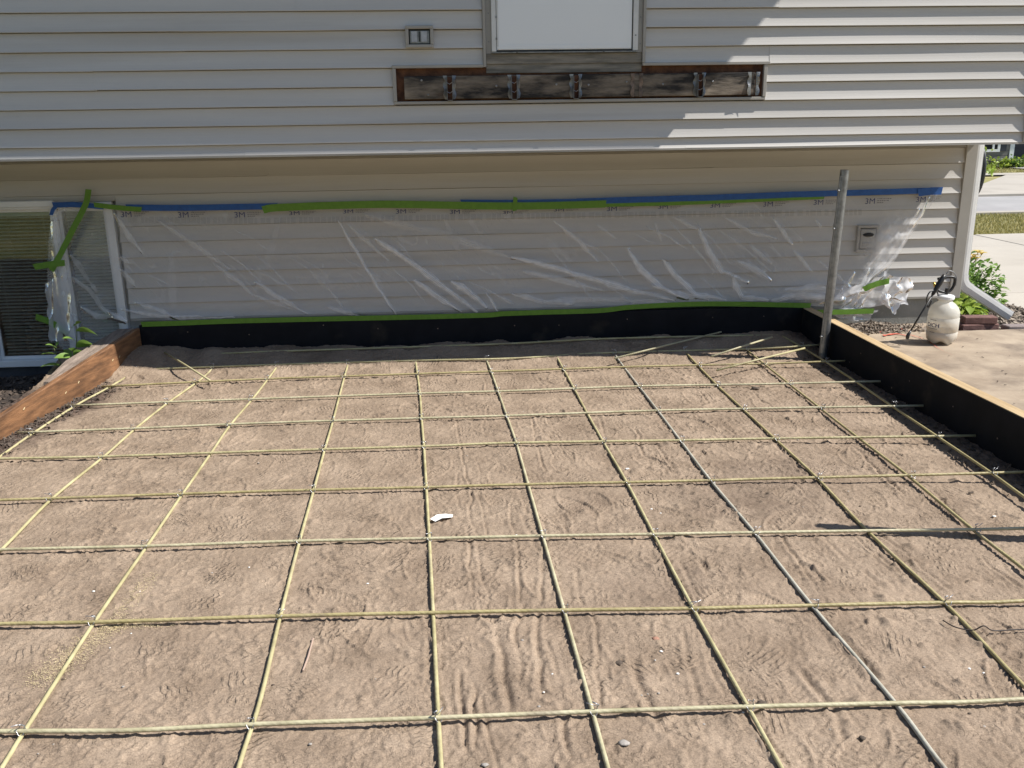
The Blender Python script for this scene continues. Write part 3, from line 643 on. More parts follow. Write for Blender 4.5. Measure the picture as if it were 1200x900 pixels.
# ------------ weatherproof outlet box on the upper wall
def mountbox(name, x, z, Y, w, h, style):
    e = empty(name, (x, Y, z), None, None); e.parent = house; e.location = Vector((x, Y-0.02, z))-house.location
    t = 0.020
    for (a, b, c, d) in [(x-w, x+w, z+h-t, z+h), (x-w, x+w, z-h, z-h+t), (x-w, x-w+t, z-h+t, z+h-t), (x+w-t, x+w, z-h+t, z+h-t)]:
        hbox('flange', a, b, Y-0.035, Y+0.005, c, d, 'trim', e, 0.003)
    hbox('recess', x-w+t, x+w-t, Y-0.012, Y+0.004, z-h+t, z+h-t, 'rubber', e)
    if style == 'outlet':
        hbox('cover_plate', x-w+t+0.007, x+w-t-0.005, Y-0.020, Y-0.0125, z-h+t+0.005, z+h-t-0.009, 'galv', e, 0.002)
        for s in (-1, 1):
            cx = x+s*(w-t)*0.45
            hbox('flap_lid', cx-0.021, cx+0.018, Y-0.0265, Y-0.0205, z-h+t+0.014, z+h-t-0.013, 'lid', e, 0.002)
        hbox('hinge_spring', x-0.003, x+0.003, Y-0.030, Y-0.0205, z-0.028, z+0.03, 'rubber', e)
    else:
        hbox('cover_plate', x-w+t+0.006, x+w-t-0.006, Y-0.030, Y-0.0125, z-h+t+0.006, z+h-t-0.010, 'trim', e, 0.004)
        mesh('hood', *xform(lathe([(0.045, 0), (0.040, 0.012), (0.02, 0.02)], 14), Matrix.Translation((x, Y-0.0305, z+0.030)) @ Matrix.Rotation(math.pi/2, 4, 'X') @ Matrix.Diagonal((1, 0.35, 1, 1))), 'rubber', e)
        hbox('lid_ridge', x-0.04, x+0.04, Y-0.036, Y-0.0305, z-0.05, z-0.03, 'trim', e, 0.002)
p = W(491.5, 43, YU-0.03); mountbox('outlet_box', p[0], p[2], YU-0.008, 0.088, 0.066, 'outlet')
p = W(1016.5, 279.5, YL-0.03); mountbox('vent_box', p[0], p[2], YL-0.008, 0.086, 0.103, 'vent')
# ------------ basement slider window with blinds
win = empty('basement_window', (-2.95, YL, 0), None, None); win.parent = house; win.location = Vector((-2.95, YL, wz0))-house.location
for a, b, c, d in [(wx0, wx1, wz1-0.045, wz1), (wx0, wx1, wz0, wz0+0.05), (wx0, wx0+0.05, wz0+0.05, wz1-0.045), (wx1-0.055, wx1, wz0+0.05, wz1-0.045)]:
    hbox('frame', a, b, YL-0.014, YL+0.09, c, d, 'white_paint', win, 0.004)
hbox('head_cap', wx0-0.03, wx1-0.10-0.3, YL-0.035, YL-0.0145, wz1-0.03, wz1+0.018, 'white_paint', win, 0.006)
xmull = -2.86
hbox('meeting_rail', xmull-0.022, xmull+0.022, YL+0.0, YL+0.07, wz0+0.0505, wz1-0.0455, 'white_paint', win, 0.003)
for a, b, yo in [(wx0+0.0505, xmull-0.0225, 0.035), (xmull+0.0225, wx1-0.0555, 0.02)]:
    for q in [(a, a+0.022, wz0+0.0505, wz1-0.0455), (b-0.022, b, wz0+0.0505, wz1-0.0455), (a+0.0225, b-0.0225, wz0+0.0505, wz0+0.075), (a+0.0225, b-0.0225, wz1-0.068, wz1-0.0455)]:
        hbox('sash', q[0], q[1], YL+yo, YL+yo+0.025, q[2], q[3], 'white_paint', win, 0.002)
    hbox('pane', a+0.023, b-0.023, YL+yo+0.010, YL+yo+0.014, wz0+0.0755, wz1-0.0685, 'glass', win)
    src = None; z = wz0+0.085; i = 0
    hbox('head_rail', a+0.03, b-0.03, YL+0.075, YL+0.1, wz1-0.10, wz1-0.07, 'white_paint', win)
    while z < wz1-0.11:
        if src is None:
            L = (b-a)-0.06; xc = (a+b)/2; V = []; n = 3
            tl_ = 0.32 if a < xmull-0.1 else 0.72; cz, sz_ = math.cos(tl_), math.sin(tl_); prof = [(-0.0125*cz, -0.0125*sz_), (0.0-0.0015*sz_, 0.0015), (0.0125*cz, 0.0125*sz_)]
            for xx_ in (-L/2, L/2):
                for (py, pz) in prof: V.append((xx_, py, pz))
                for (py, pz) in prof[::-1]: V.append((xx_, py, pz-0.0007))
            F = [(k, (k+1) % 6, 6+(k+1) % 6, 6+k) for k in range(6)]+[tuple(range(5, -1, -1)), tuple(range(6, 12))]
            me = mkmesh('blind_slat', V, F, 'slat'); src = bpy.data.objects.new('blind_slat', me); COL.objects.link(src); src.parent = win
            o = src
        else: o = copy_of(src, win, (0, 0, 0))
        o.location = Vector((xc, YL+0.088, z))-wloc(win)
        z += 0.0255; i += 1
    for xx_ in (a+0.09, b-0.09): mesh('ladder_cord', *tube([(xx_, YL+0.076, wz0+0.08), (xx_, YL+0.076, wz1-0.1)], 0.0012, 5), 'slat', win)
# ------------ downspout at the corner, ribbed, with elbow and leader
ds = empty('downspout', (4.1, 6.95, 0.1), 'white ribbed metal downspout at the house corner ending in a slanted outlet', 'downspout')
def ribbed(P, w, d, name):
    P = [np.array(p, float) for p in P]; V = []; F = []; n = 24
    for i, p in enumerate(P):
        a = P[max(0, i-1)]; b = P[min(len(P)-1, i+1)]; t = b-a; t /= np.linalg.norm(t)
        side = np.array([0, 1.0, 0]); side -= t*np.dot(side, t); side /= np.linalg.norm(side); up = np.cross(t, side)
        for k in range(n):
            ang = 2*math.pi*k/n; cx, cz = math.cos(ang), math.sin(ang)
            sx = np.sign(cx)*abs(cx)**0.35; sz = np.sign(cz)*abs(cz)**0.35
            rib = 1+(0.06 if k % 3 == 0 else 0)
            V.append(p+side*(w*sx*rib)+up*(d*sz*rib))
    for i in range(len(P)-1):
        for k in range(n): F.append((i*n+k, i*n+(k+1) % n, (i+1)*n+(k+1) % n, (i+1)*n+k))
    mesh(name, V, F, 'white_metal', ds, smooth=False)
yd = 6.99
xd = 4.098
ribbed([(xd, yd, 4.4), (xd, yd, 1.2), (xd, yd, 0.46)], 0.05, 0.042, 'vertical_pipe')
el = catmull([(xd, yd, 0.462), (xd+0.004, yd, 0.42), (xd+0.03, yd, 0.375), (xd+0.075, yd, 0.345)], 4)
ribbed(el, 0.054, 0.046, 'elbow')
pe = W(1181, 369, yd)
ribbed([(xd+0.07, yd, 0.348), ((xd+0.07+pe[0])/2, yd, (0.348+pe[2])/2), (pe[0], yd, pe[2])], 0.05, 0.042, 'leader')
V, F = box(XC+0.007, xd+0.034, yd-0.045, yd+0.045, 0.95, 0.975); mesh('strap', V, F, 'white_metal', ds)
# coiled hose on the end wall
hs = empty('garden_hose', (4.10, 7.35, 0.95), 'dark hose coiled and hung on the end wall behind the corner', 'hose')
for k in range(4):
    P = [(4.09+0.026*k, 7.10+0.13*math.sin(a)*(1+0.03*k), 1.27+0.24*math.cos(a)*(1-0.04*k)) for a in np.linspace(0, 2*math.pi, 33)]
    mesh('hose_loop', *tube(P, 0.0135, 8, False), 'hose', hs, smooth=True)
mesh('hanger', *box(4.0245, 4.19, 7.06, 7.14, 1.455, 1.475, 0.003), 'white_metal', hs)

# ================================================================== FORM BOARDS
YB = 6.775
bb = empty('back_form_board', (0.2, 6.8, 0), 'long board wrapped in black membrane standing against the house wall', 'board')
xa = -2.335; xb = 2.735
n = 90; V = []; F = []
xx = np.linspace(xa, xb, n+1)
for i, x in enumerate(xx):
    w = 0.004*(fbm(np.array(x*2.0), np.array(0.0), 70, 2)-0.5); zt = 0.283+0.006*(vn(np.array(x*0.8), np.array(1.0), 71)-0.5)
    V += [(x, YB+w, -0.05), (x, YB+w*1.3, zt*0.5), (x, YB+w, zt-0.004), (x, YB+0.006, zt), (x, YB+0.042, zt), (x, YB+0.045, -0.05)]
for i in range(n):
    for q in range(5): F.append((i*6+q, i*6+q+1, (i+1)*6+q+1, (i+1)*6+q))
F += [tuple(range(5, -1, -1)), tuple(n*6+q for q in range(6))]
mesh('membrane', V, F, 'membrane', bb, smooth=False)
disc = lathe([(0.0048, 0), (0.0048, 0.0015), (0.0025, 0.0022)], 8)
for px, py in [(220, 389), (292, 392), (379, 381), (443, 385), (513, 385), (603, 381.5), (655, 381), (735, 374), (835, 372), (895, 370.5), (171, 379)]:
    p = W(px, py, YB); mesh('nail_head', *xform(disc, Matrix.Translation((p[0], YB-0.001, p[2])) @ Matrix.Rotation(math.pi/2, 4, 'X')), 'rusty', bb)

# right board: lumber with black membrane on its inner face
rbd = empty('right_form_board', (2.76, 3.5, 0), 'lumber form board with black membrane on its inner face beside the walkway', 'board')
def rx(y): return 2.728+0.0175*(6.78-y)
def rz(y): return 0.262+0.004*math.sin(y*2.1)
n = 80; V = []; F = []; V2 = []; F2 = []; V3 = []
for i in range(n+1):
    y = 6.83-(6.83+1.0)*i/n; x = rx(y); zt = rz(y); w = 0.006*float(fbm(np.array(y*2.0), np.array(3.0), 72, 2)-0.5)
    V += [(x+0.006, y, -0.06), (x+0.006, y, zt), (x+0.044, y, zt), (x+0.044, y, -0.06)]; V3 += [(x+0.045, y, -0.06), (x+0.045, y, zt-0.003), (x+0.083, y, zt-0.004), (x+0.083, y, -0.06)]
    V2 += [(x-0.001+w, y, -0.06), (x-0.002+w*1.5, y, zt*0.5), (x+0.001, y, zt-0.003-abs(w)), (x+0.005, y, zt-0.004-abs(w)), (x+0.005, y, -0.06)]
for i in range(n):
    for q in range(4): F.append((i*4+q, (i+1)*4+q, (i+1)*4+(q+1) % 4, i*4+(q+1) % 4))
    for q in range(5): F2.append((i*5+q, (i+1)*5+q, (i+1)*5+(q+1) % 5, i*5+(q+1) % 5))
F += [(0, 1, 2, 3), (n*4+3, n*4+2, n*4+1, n*4)]; F2 += [tuple(range(5)), tuple(n*5+4-q for q in range(5))]
mesh('lumber', V, F, 'lumber', rbd); mesh('lumber', V3, F, 'lumber', rbd); mesh('membrane', V2, F2, 'membrane', rbd)
for y, z in [(6.3, .17), (5.75, .16), (5.1, .15), (4.62, .14), (5.9, .06), (5.3, .05), (4.2, .1), (3.6, .14)]:
    mesh('nail_head', *xform(disc, Matrix.Translation((rx(y)-0.004, y, z)) @ Matrix.Rotation(-math.pi/2, 4, 'Y')), 'rusty', rbd)

# left timber, stained, sloping down away from the house; and the grey plank behind it
def lx(y): return -2.335-0.142*(6.74-y)
def lz(y): return 0.258-0.072*(6.74-y)
lt = empty('stained_timber', (-2.5, 5.5, 0), 'orange brown stained timber edging the sand beside the basement window', 'timber')
n = 40; V = []; F = []
for i in range(n+1):
    y = 6.765-(6.765-2.2)*i/n; x = lx(y); zt = max(lz(y), 0.03); w = 0.004*float(vn(np.array(y*3), np.array(0), 80)-0.5)
    V += [(x+w, y, zt-0.30), (x+w, y, zt-0.006), (x-0.005, y, zt), (x-0.034, y, zt-0.001), (x-0.038, y, zt-0.006), (x-0.038, y, zt-0.30)]
for i in range(n):
    for q in range(6): F.append((i*6+q, (i+1)*6+q, (i+1)*6+(q+1) % 6, i*6+(q+1) % 6))
F += [tuple(range(6)), tuple(n*6+5-q for q in range(6))]
mesh('beam', V, F, 'stained', lt)
for px, py in [(132, 422), (140, 418), (92, 448), (77, 460), (28, 479), (171, 396)]:       # raw splinter marks on its face
    d = ray(px, py)
    t = 1.0
    for _ in range(40):
        yy = d[1]*t; t = lx(yy)/d[0]
    yy = float(d[1]*t); zz = float(HC+d[2]*t)
    mesh('splinter', *xform(box(-0.002, 0.002, -0.012, 0.012, -0.0022, 0.0022, 0.001), Matrix.Translation((lx(yy)+0.001, yy, zz)) @ Matrix.Rotation(0.4, 4, 'X')), 'sawdust', lt)
gp = empty('grey_plank', (-2.5, 6.2, 0), 'weathered grey plank lying along the outer side of the stained timber', 'plank')
n = 16; V = []; F = []
for i in range(n+1):
    y = 6.76-(6.76-5.62)*i/n; x = lx(y)-0.041; zt = lz(y)+0.002; w = 0.115*(1-0.75*max(0, (i-10)/6)); k = 0.012*float(vn(np.array(y*8), np.array(2), 83))
    V += [(x, y, zt-0.05), (x, y, zt), (x-w*0.5, y, zt+0.002-k), (x-w, y, zt-0.002), (x-w-0.004, y, zt-0.05)]
for i in range(n):
    for q in range(5): F.append((i*5+q, (i+1)*5+q, (i+1)*5+(q+1) % 5, i*5+(q+1) % 5))
F += [tuple(range(5)), tuple(n*5+4-q for q in range(5))]
mesh('plank_body', V, F, 'grey_plank', gp)
for y in (6.55, 6.0): mesh('stake', *box(lx(y)-0.13, lx(y)-0.085, y-0.02, y+0.02, -0.15, lz(y)-0.075), 'grey_plank', gp)

# ================================================================== REBAR GRID
RB = 0.0070
def bar_points(px, z, along):
    out = []
    for (x, y) in px:
        zz = z
        for _ in range(4):
            q = G(x, y, zz); h = float(heap(np.array(q[0]), np.array(q[1])))
            zz = z+h*0.95+0.034*float(sstep(1.9, 2.75, np.array(q[0])))
        q = G(x, y, zz); out.append(np.array(q))
    return out
COLS = [[(183.7,420),(130,452.5),(91,474),(38.7,507.5),(0,535)],[(271,415),(252.5,429),(235,445),(197,472),(159,502),(122,535),(61,584),(5,641)],
[(340,402),(327.5,426),(300,462.5),(270,498),(247.5,530.5),(213.7,579),(172.5,639.5),(111,728.7),(28,858),(5,895)],
[(412.5,402),(408.7,424),(403.7,441),(397.5,465),(390,494),(380.5,527),(367.5,575),(351,634),(328.7,722),(305,820),(280,898)],
[(484,402),(487,423),(489,438),(492,461),(494,491),(496.7,523),(499.5,571),(503,631),(507.5,718),(512.5,820),(517,900)],
[(558.7,397),(569.5,421),(575,434),(583.7,458.5),(593.7,487),(605,519),(618.7,567),(636,628),(661,715),(691,822),(712,898)],
[(642.5,398),(652.5,418),(660,432),(672.5,455),(687.5,483),(707,518),(734,564.5),(766,626),(812,713),(865,808),(915,898)],
[(710,396),(720,414.5),(731,430),(749,453),(771,481.5),(797,516),(832.5,563),(884,624),(951,709),(1047.5,822),(1105,898)],
[(784,392),(800,409),(817.5,428),(841,452),(871,480),(908.7,515),(956,559),(1017,623),(1107,706.5),(1200,804)],
[(850,388),(875,410),(925,450),(961,478),(1006,513),(1061,555),(1142,622),(1200,667)],
[(917,394),(942,408),(967.5,424),(1002.5,447),(1044,475),(1097.5,511),(1160,553),(1200,582)]]
ROWS = [[(170,419.5),(290,413),(487,406.5),(600,402.5),(707,397),(850,393.5),(912,393)],[(152,433.5),(300,428),(487,422.5),(600,420),(700,414),(800,411),(900,408),(960,404)],
[(119,453),(300,444.5),(490,438),(600,434.5),(730,430),(900,426),(1000,422.5)],[(78,475.5),(300,467.5),(492,461),(600,458),(750,452.5),(900,450),(1039,446.5)],
[(20,507),(160,502),(300,496),(494,490),(600,487),(771,481),(900,478.5),(1094,475)],[(0,537.5),(122,535),(300,529),(497,523),(600,519),(797,516),(900,514),(1157,510)],
[(0,586),(300,576),(500,571),(600,568),(832,563),(900,561),(1200,553)],[(0,644),(172,640),(351,634),(503,631),(636,628),(766,626),(884,624),(1017,622),(1200,619)],
[(0,731),(111,729),(329,722),(507,718),(661,715),(812,713),(951,709.5),(1107,706),(1200,704)],[(0,857),(150,856),(293,849),(515,841),(690,834),(880,828),(1048,824),(1200,819)]]
ORD = ['first', 'second', 'third', 'fourth', 'fifth', 'sixth', 'seventh', 'eighth', 'ninth', 'tenth', 'eleventh']
CB = []; RW = []
colmat = ['bar0', 'bar0', 'bar0', 'bar0', 'bar0', 'bar1', 'bar0', 'bar3', 'bar2', 'bar2', 'bar2']
for i, c in enumerate(COLS):
    P = bar_points(c, 0.008, 'y')
    d = (P[-1]-P[-3]); d = d/abs(d[1]); 
    while P[-1][1] > 0.5: P.append(P[-1]+np.array([d[0]*0.45, -0.45, 0]))
    if P[0][1] < 6.72 and i not in (0,): pass
    P = [p for p in P if p[1] < YB-0.01]
    for p in P: p[2] += 0.002*(random.random()-0.5)
    CB.append(P)
    o = mesh('rebar', *tube(catmull(P, 5), RB, 8), colmat[i], smooth=True)
    tag(o, ('%s glass fibre rebar from the stained timber, running out from the house' % ORD[i]), 'rebar', 'rebar running out from the house')
rowmat = ['bar0', 'bar0', 'bar2', 'bar1', 'bar1', 'bar0', 'bar2', 'bar1', 'bar2', 'bar1']
for i, c in enumerate(ROWS):
    P = bar_points(c, 0.008+2*RB-0.001, 'x')
    if i >= 5:
        d = P[0]-P[1]; d /= abs(d[0]); lim = lx(P[0][1])+0.02
        if P[0][0] > lim+0.05: P.insert(0, P[0]+d*(P[0][0]-lim))
        d = P[-1]-P[-2]; d /= abs(d[0]); lim = rx(P[-1][1])-0.015
        if P[-1][0] < lim-0.05:
            q = P[-1]+d*(lim-P[-1][0]); q[2] = 0.078; P.append(q)
    for p in P: p[0] = min(p[0], rx(p[1])-0.012)
    RW.append(P)
    o = mesh('rebar', *tube(catmull(P, 5), RB, 8), rowmat[i], smooth=True)
    tag(o, '%s glass fibre rebar from the black board, laid parallel to the house' % ORD[i], 'rebar', 'rebar parallel to the house')
# wire ties where bars cross
def tie_mesh(seed):
    r = random.Random(seed); R_ = RB*1.25; P = []
    for k in range(13):
        a = 2*math.pi*k/12; P.append((R_*1.5*math.cos(a), R_*1.5*math.sin(a), R_*(0.6+0.9*math.cos(2*a))))
    vf = tube(P, 0.0013, 5, False); parts = [vf]
    tw = [(R_*1.2, 0, R_*1.5), (R_*1.3+0.003*r.uniform(-1, 1), 0.004, R_*2.0+0.004), (R_*1.0+0.008*r.uniform(-1, 1), 0.006*r.uniform(-1, 1), R_*2.0+0.014), (R_*1.0+0.014*r.uniform(-1, 1), 0.01*r.uniform(-1, 1), R_*2.0+0.022*r.uniform(0.5, 1.1))]
    parts.append(tube(tw, 0.0022, 5)); parts.append(tube([(tw[1][0], tw[1][1], tw[1][2]), (tw[2][0]-0.012, tw[2][1]+0.006, tw[2][2]-0.004), (tw[3][0]-0.02, tw[3][1]-0.006, tw[3][2]+0.003)], 0.0013, 5))
    return mkmesh('wire_tie', *join(*parts), 'wire', True)
TIES = [tie_mesh(s) for s in range(5)]
def seg_at(P, t, ax):
    for a, b in zip(P[:-1], P[1:]):
        lo, hi = min(a[ax], b[ax]), max(a[ax], b[ax])
        if lo <= t <= hi and hi > lo: return a+(b-a)*((t-a[ax])/(b[ax]-a[ax]))
    return None
tr_ = random.Random(21)
for ci, c in enumerate(CB):
    for ri, r in enumerate(RW):
        p = None; y = np.mean([q[1] for q in r])
        for _ in range(4):
            a = seg_at(c, y, 1)
            if a is None: break
            b = seg_at(r, a[0], 0)
            if b is None: a = None; break
            y = b[1]
        if a is None or b is None or a[1] < 1.7: continue
        if (ci*3+ri*5) % 7 == 3: continue
        o = bpy.data.objects.new('wire_tie', TIES[tr_.randint(0, 4)]); COL.objects.link(o)
        o.location = (a[0], a[1], (a[2]+b[2])/2); o.scale = (0.95,)*3; o.rotation_euler = (0, 0, tr_.uniform(-0.6, 0.6)+math.pi*tr_.randint(0, 1))
        tag(o, 'wire tie where %s bar from the black board meets %s from the stained timber' % (ORD[ri], ORD[ci]), 'wire tie', 'wire ties on the rebar grid')
tag(mesh('shadow_stake', *xform(box(-0.02, 0.02, -0.035, 0.035, -0.1, 1.22, 0.003), Matrix.Translation((2.60, 3.20, 0)) @ Matrix.Rotation(-0.05, 4, 'X') @ Matrix.Rotation(0.9, 4, 'Z')), 'lumber'), 'unseen wooden stake added to cast a thin shadow over the sand', 'stake')  # stake out of view, added for the thin shadow it casts on the sand
# loose short bars thrown on the grid near the back corners
for (a, b, mt_, lab) in [((720, 420, .055), (845, 389, .10), 'bar1', 'loose short rebar slanting over the bars, farthest from the steel post'),
                       ((833, 418, .06), (905, 395, .12), 'bar1', 'loose short rebar lying slantwise between two other loose ones'),
                       ((840, 434, .055), (943, 408, .10), 'bar0', 'loose short rebar with its tip beside the steel post'),
                       ((193, 413, .11), (246, 446, .06), 'bar0', 'loose short rebar lying slantwise near the stained timber')]:
    A = np.array(G(*a)); B = np.array(G(*b))
    if B[1] > YB-0.02: B = A+(B-A)*((YB-0.02-A[1])/(B[1]-A[1]))
    if A[1] > YB-0.02: A = B+(A-B)*((YB-0.02-B[1])/(A[1]-B[1]))
    tag(mesh('loose_rebar', *tube([A, A*0.5+B*0.5+np.array([0, 0, 0.002]), B], RB, 8), mt_, smooth=True), lab, 'rebar', 'loose short rebars')

# ================================================================== MASKING FILM AND TAPE
def poly_at(P, x):
    return np.interp(x, [p[0] for p in P], [p[1] for p in P])
TOP = [(62, 244), (120, 243), (220, 246), (325, 246), (450, 242), (600, 243), (700, 239), (850, 235), (965, 230), (1100, 225)]
BOT = [(66, 404), (90, 420), (115, 414), (140, 399), (164, 381), (172, 379), (300, 374), (420, 372), (560, 368), (600, 365), (700, 362), (745, 357), (830, 354), (930, 356), (1008, 364)]
CREASE = [([(396,258),(428,312),(464,369)],2.2,1.0),([(407,262),(455,305)],2.5,.5),([(440,280),(475,303),(520,335),(559,365)],4.5,1.0),([(485,329),(510,345),(541,365)],4.0,1.0),
([(530,329),(550,342),(569,359)],4.5,1.0),([(568,342),(583,364)],2,.9),([(574,341),(600,357)],2.5,.6),([(430,252),(520,275),(600,302)],6,.35),([(600,301),(680,322),(740,340),(790,351)],4.5,.95),
([(615,318),(660,329),(705,340)],4,.6),([(600,344),(640,354),(670,357)],5,.7),([(640,352),(700,350),(780,354)],5,.6),([(650,260),(680,283),(700,306)],3,.7),([(735,291),(750,315),(775,337),(805,351)],4,1.0),
([(776,304),(790,322),(815,345),(850,351)],4.5,1.0),([(765,335),(800,346),(830,352)],4,.8),([(818,268),(830,295),(845,318),(875,330)],4,.9),([(858,326),(870,348),(900,352)],5,1.0),([(865,307),(885,316),(902,328)],4,.8),([(877,286),(902,308)],3,.6),
([(790,255),(825,272)],2.5,.5),([(850,255),(880,272),(910,280)],3,.5),([(768,260),(775,282)],2,.4),([(136,250),(150,275),(167,297)],3.5,.7),([(140,300),(152,308)],3,.6),([(142,315),(160,335)],4,.6),([(185,258),(225,285),(270,315)],3.5,.45),
([(250,307),(300,347)],3,.5),([(300,330),(330,350),(362,368)],3.5,.7),([(300,345),(340,362)],3,.5),([(385,360),(420,369)],3.5,.7),([(145,362),(200,372),(275,372)],3.5,.75),([(160,355),(185,362),(210,374)],3,.7),([(86,325),(105,340),(120,360),(148,378)],4.5,.8),
([(98,360),(115,370),(140,373)],4,.9),([(85,300),(100,320),(112,340)],5,.6),([(64,260),(68,320),(80,380)],5,.8),([(75,300),(78,345),(92,385)],5,.6),([(130,365),(150,376)],3,1.0),([(905,255),(928,286)],3,.7),([(955,257),(962,266)],2,.5),([(930,295),(950,318)],3,.6),
([(1099,228),(1062,290),(1003,360)],2.6,1.0),([(1088,232),(1048,300),(985,360)],2.6,1.0),([(1075,245),(1040,300),(1010,335)],3,.8),([(1040,262),(1025,300),(1000,340)],5,.45),([(995,365),(1010,330),(1018,315)],3,.9),([(960,355),(985,345),(1000,320)],4,.8),([(905,352),(940,345),(985,350)],6,.9),
([(920,340),(950,335),(985,338)],4,.7),([(1035,268),(1068,262)],5,.45),([(1030,285),(1060,275)],4,.4),([(200,300),(205,372)],6,.25),([(330,256),(300,340)],5,.2),([(520,256),(540,300)],4,.25),([(700,262),(722,282)],2.5,.35)]
rc = random.Random(41)
for k in range(26):                       # finer pulls between the main folds
    x_ = rc.uniform(150, 960); y_ = rc.uniform(258, 335); L_ = rc.uniform(14, 60); sl_ = rc.uniform(0.45, 1.25)
    CREASE.append(([(x_, y_), (x_+L_*0.5+rc.uniform(-2, 2), y_+L_*0.5*sl_*0.9), (x_+L_, min(y_+L_*sl_, 366))], rc.uniform(0.8, 1.4), rc.uniform(0.25, 0.55)))
nu, nv = 1000, 136
U, Vv = np.meshgrid(np.linspace(0, 1, nu), np.linspace(0, 1, nv))
tx = 62+(1100-62)*U; bx = 70+(1008-70)*U
PX = tx*(1-Vv)+bx*Vv; PY = poly_at(TOP, tx)*(1-Vv)+poly_at(BOT, bx)*Vv
# left edge hangs loosely
PX = PX-10*np.sin(Vv*3.1)*np.exp(-U*60)
gat_glare = np.zeros_like(PX); disp = np.zeros_like(PX)
wpx = PX+3.0*(fbm(PX/14, PY/14, 90, 2)-0.5); wpy = PY+3.0*(fbm(PX/14+9, PY/14, 91, 2)-0.5)
for pts, wd, st in CREASE:
    wd = wd*1.25
    pts = [np.array(p, float) for p in pts]; best = np.full(PX.shape, 1e9); par = np.zeros_like(PX); L = len(pts)-1
    for i in range(L):
        a, b = pts[i], pts[i+1]; ab = b-a; t = np.clip(((wpx-a[0])*ab[0]+(wpy-a[1])*ab[1])/(ab@ab), 0, 1)
        dd = np.hypot(wpx-(a[0]+ab[0]*t), wpy-(a[1]+ab[1]*t)); mk = dd < best; best = np.where(mk, dd, best); par = np.where(mk, (i+t)/L, par)
    wloc_ = wd*(0.25+0.9*np.sin(np.clip(par, 0.02, 0.98)*math.pi)**0.6)*(0.6+0.8*vn(par*9+len(pts), par*0+wd, 93))
    prof = np.exp(-(best/np.maximum(wloc_, 0.6))**2)
    disp += 0.016*st*prof*(wd/4)**0.5; gat_glare = np.maximum(gat_glare, st*np.exp(-(best/np.maximum(0.62*wloc_, 0.5))**4)*(0.35+0.65*vn(best*1.1, par*5+wd, 94))*(0.7+0.3*vn(PX/4, PY/4, 92)))  # folded layers whiten the film; reflected sheen is painted in too
fine = fbm(PX/40-PY/55, PY/30+PX/90, 95, 4)-0.5
disp += 0.016*fine+0.02*np.sin(Vv*math.pi)*(fbm(PX/120, PY/60, 96, 2)-0.3)
rid = 1-np.abs(2*vn((PX-PY*0.9)/7, (PY+PX*0.6)/40, 97)-1); gat_glare = np.maximum(gat_glare, 0.15*sstep(0.86, 0.99, rid)*sstep(0.45, 0.7, fbm(PX/60, PY/40, 98, 2)))
low = sstep(0.72, 0.98, Vv); gat_glare = np.maximum(gat_glare, 0.12*low*fbm(PX/22, PY/9, 99, 3)*2)
right = sstep(900, 1010, PX)*sstep(0.75, 0.98, Vv); gat_glare = np.maximum(gat_glare, right*(0.25+0.6*fbm(PX/8, PY/8, 100, 2)))
disp += 0.03*right*fbm(PX/9, PY/9, 101, 2)
glare = np.exp(-(((PX-1045)+(PY-275)*0.55)/22)**2-((PY-282)/26)**2); gat_glare = np.maximum(gat_glare, glare*(0.30+0.8*fbm((PX+0.62*PY)/5, (PY-0.5*PX)/34, 107, 3)))  # sun glare near the film's right end, painted in as extra whiteness
gat_glare = np.maximum(gat_glare, 0.24*sstep(150, 128, PX)*(0.4+fbm(PX/18, PY/25, 102, 3)*0.9))
disp = disp*(0.15+0.85*sstep(0, 0.06, Vv))*(0.25+0.75*sstep(1.0, 0.93, Vv))
YF = 6.812-0.035*Vv**2
FX = np.zeros_like(PX); FZ = np.zeros_like(PX)
D0 = AX_F[0]+(PX-600)/FPX*AX_R[0]-(PY-450)/FPX*AX_U[0]; D1 = AX_F[1]+(PX-600)/FPX*AX_R[1]-(PY-450)/FPX*AX_U[1]; D2 = AX_F[2]+(PX-600)/FPX*AX_R[2]-(PY-450)/FPX*AX_U[2]
FX = D0/D1*YF; FZ = HC+D2/D1*YF
film = empty('masking_film', (0.3, 6.80, 0.25), 'clear plastic masking film taped over the lower wall and part of the window', 'plastic film')
gridmesh('film_sheet', FX, YF-disp, FZ, 'film', film, attrs={'gather_glare': np.clip(gat_glare, 0, 1)})
# crumpled loose tail at the right end
def patch(name, quad, n, amp, Y, g0, seed):
    u, v = np.meshgrid(np.linspace(0, 1, n), np.linspace(0, 1, n)); q = np.array(quad, float)
    P = q[0][None, None]*((1-u)*(1-v))[..., None]+q[1]*(u*(1-v))[..., None]+q[2]*(u*v)[..., None]+q[3]*((1-u)*v)[..., None]
    px = P[..., 0]+4*(fbm(u*4, v*4, seed, 2)-0.5)*np.where((u == 0) | (u == 1), 2, 1); py = P[..., 1]+5*(fbm(u*4+5, v*4, seed, 2)-0.5)
    nx_ = 1-np.abs(2*vn(u*3+v*1.5, v*2.5-u, seed+2)-1); dsp = amp*(nx_+0.5*fbm(u*4, v*4, seed+3, 2))
    d0 = AX_F[0]+(px-600)/FPX*AX_R[0]-(py-450)/FPX*AX_U[0]; d1 = AX_F[1]+(px-600)/FPX*AX_R[1]-(py-450)/FPX*AX_U[1]; d2 = AX_F[2]+(px-600)/FPX*AX_R[2]-(py-450)/FPX*AX_U[2]
    gridmesh(name, d0/d1*Y, Y-dsp, HC+d2/d1*Y, 'film', film, attrs={'gather_glare': np.clip(g0*(0.8+0.7*fbm(u*4, v*4, seed+4, 3)), 0, 1)})
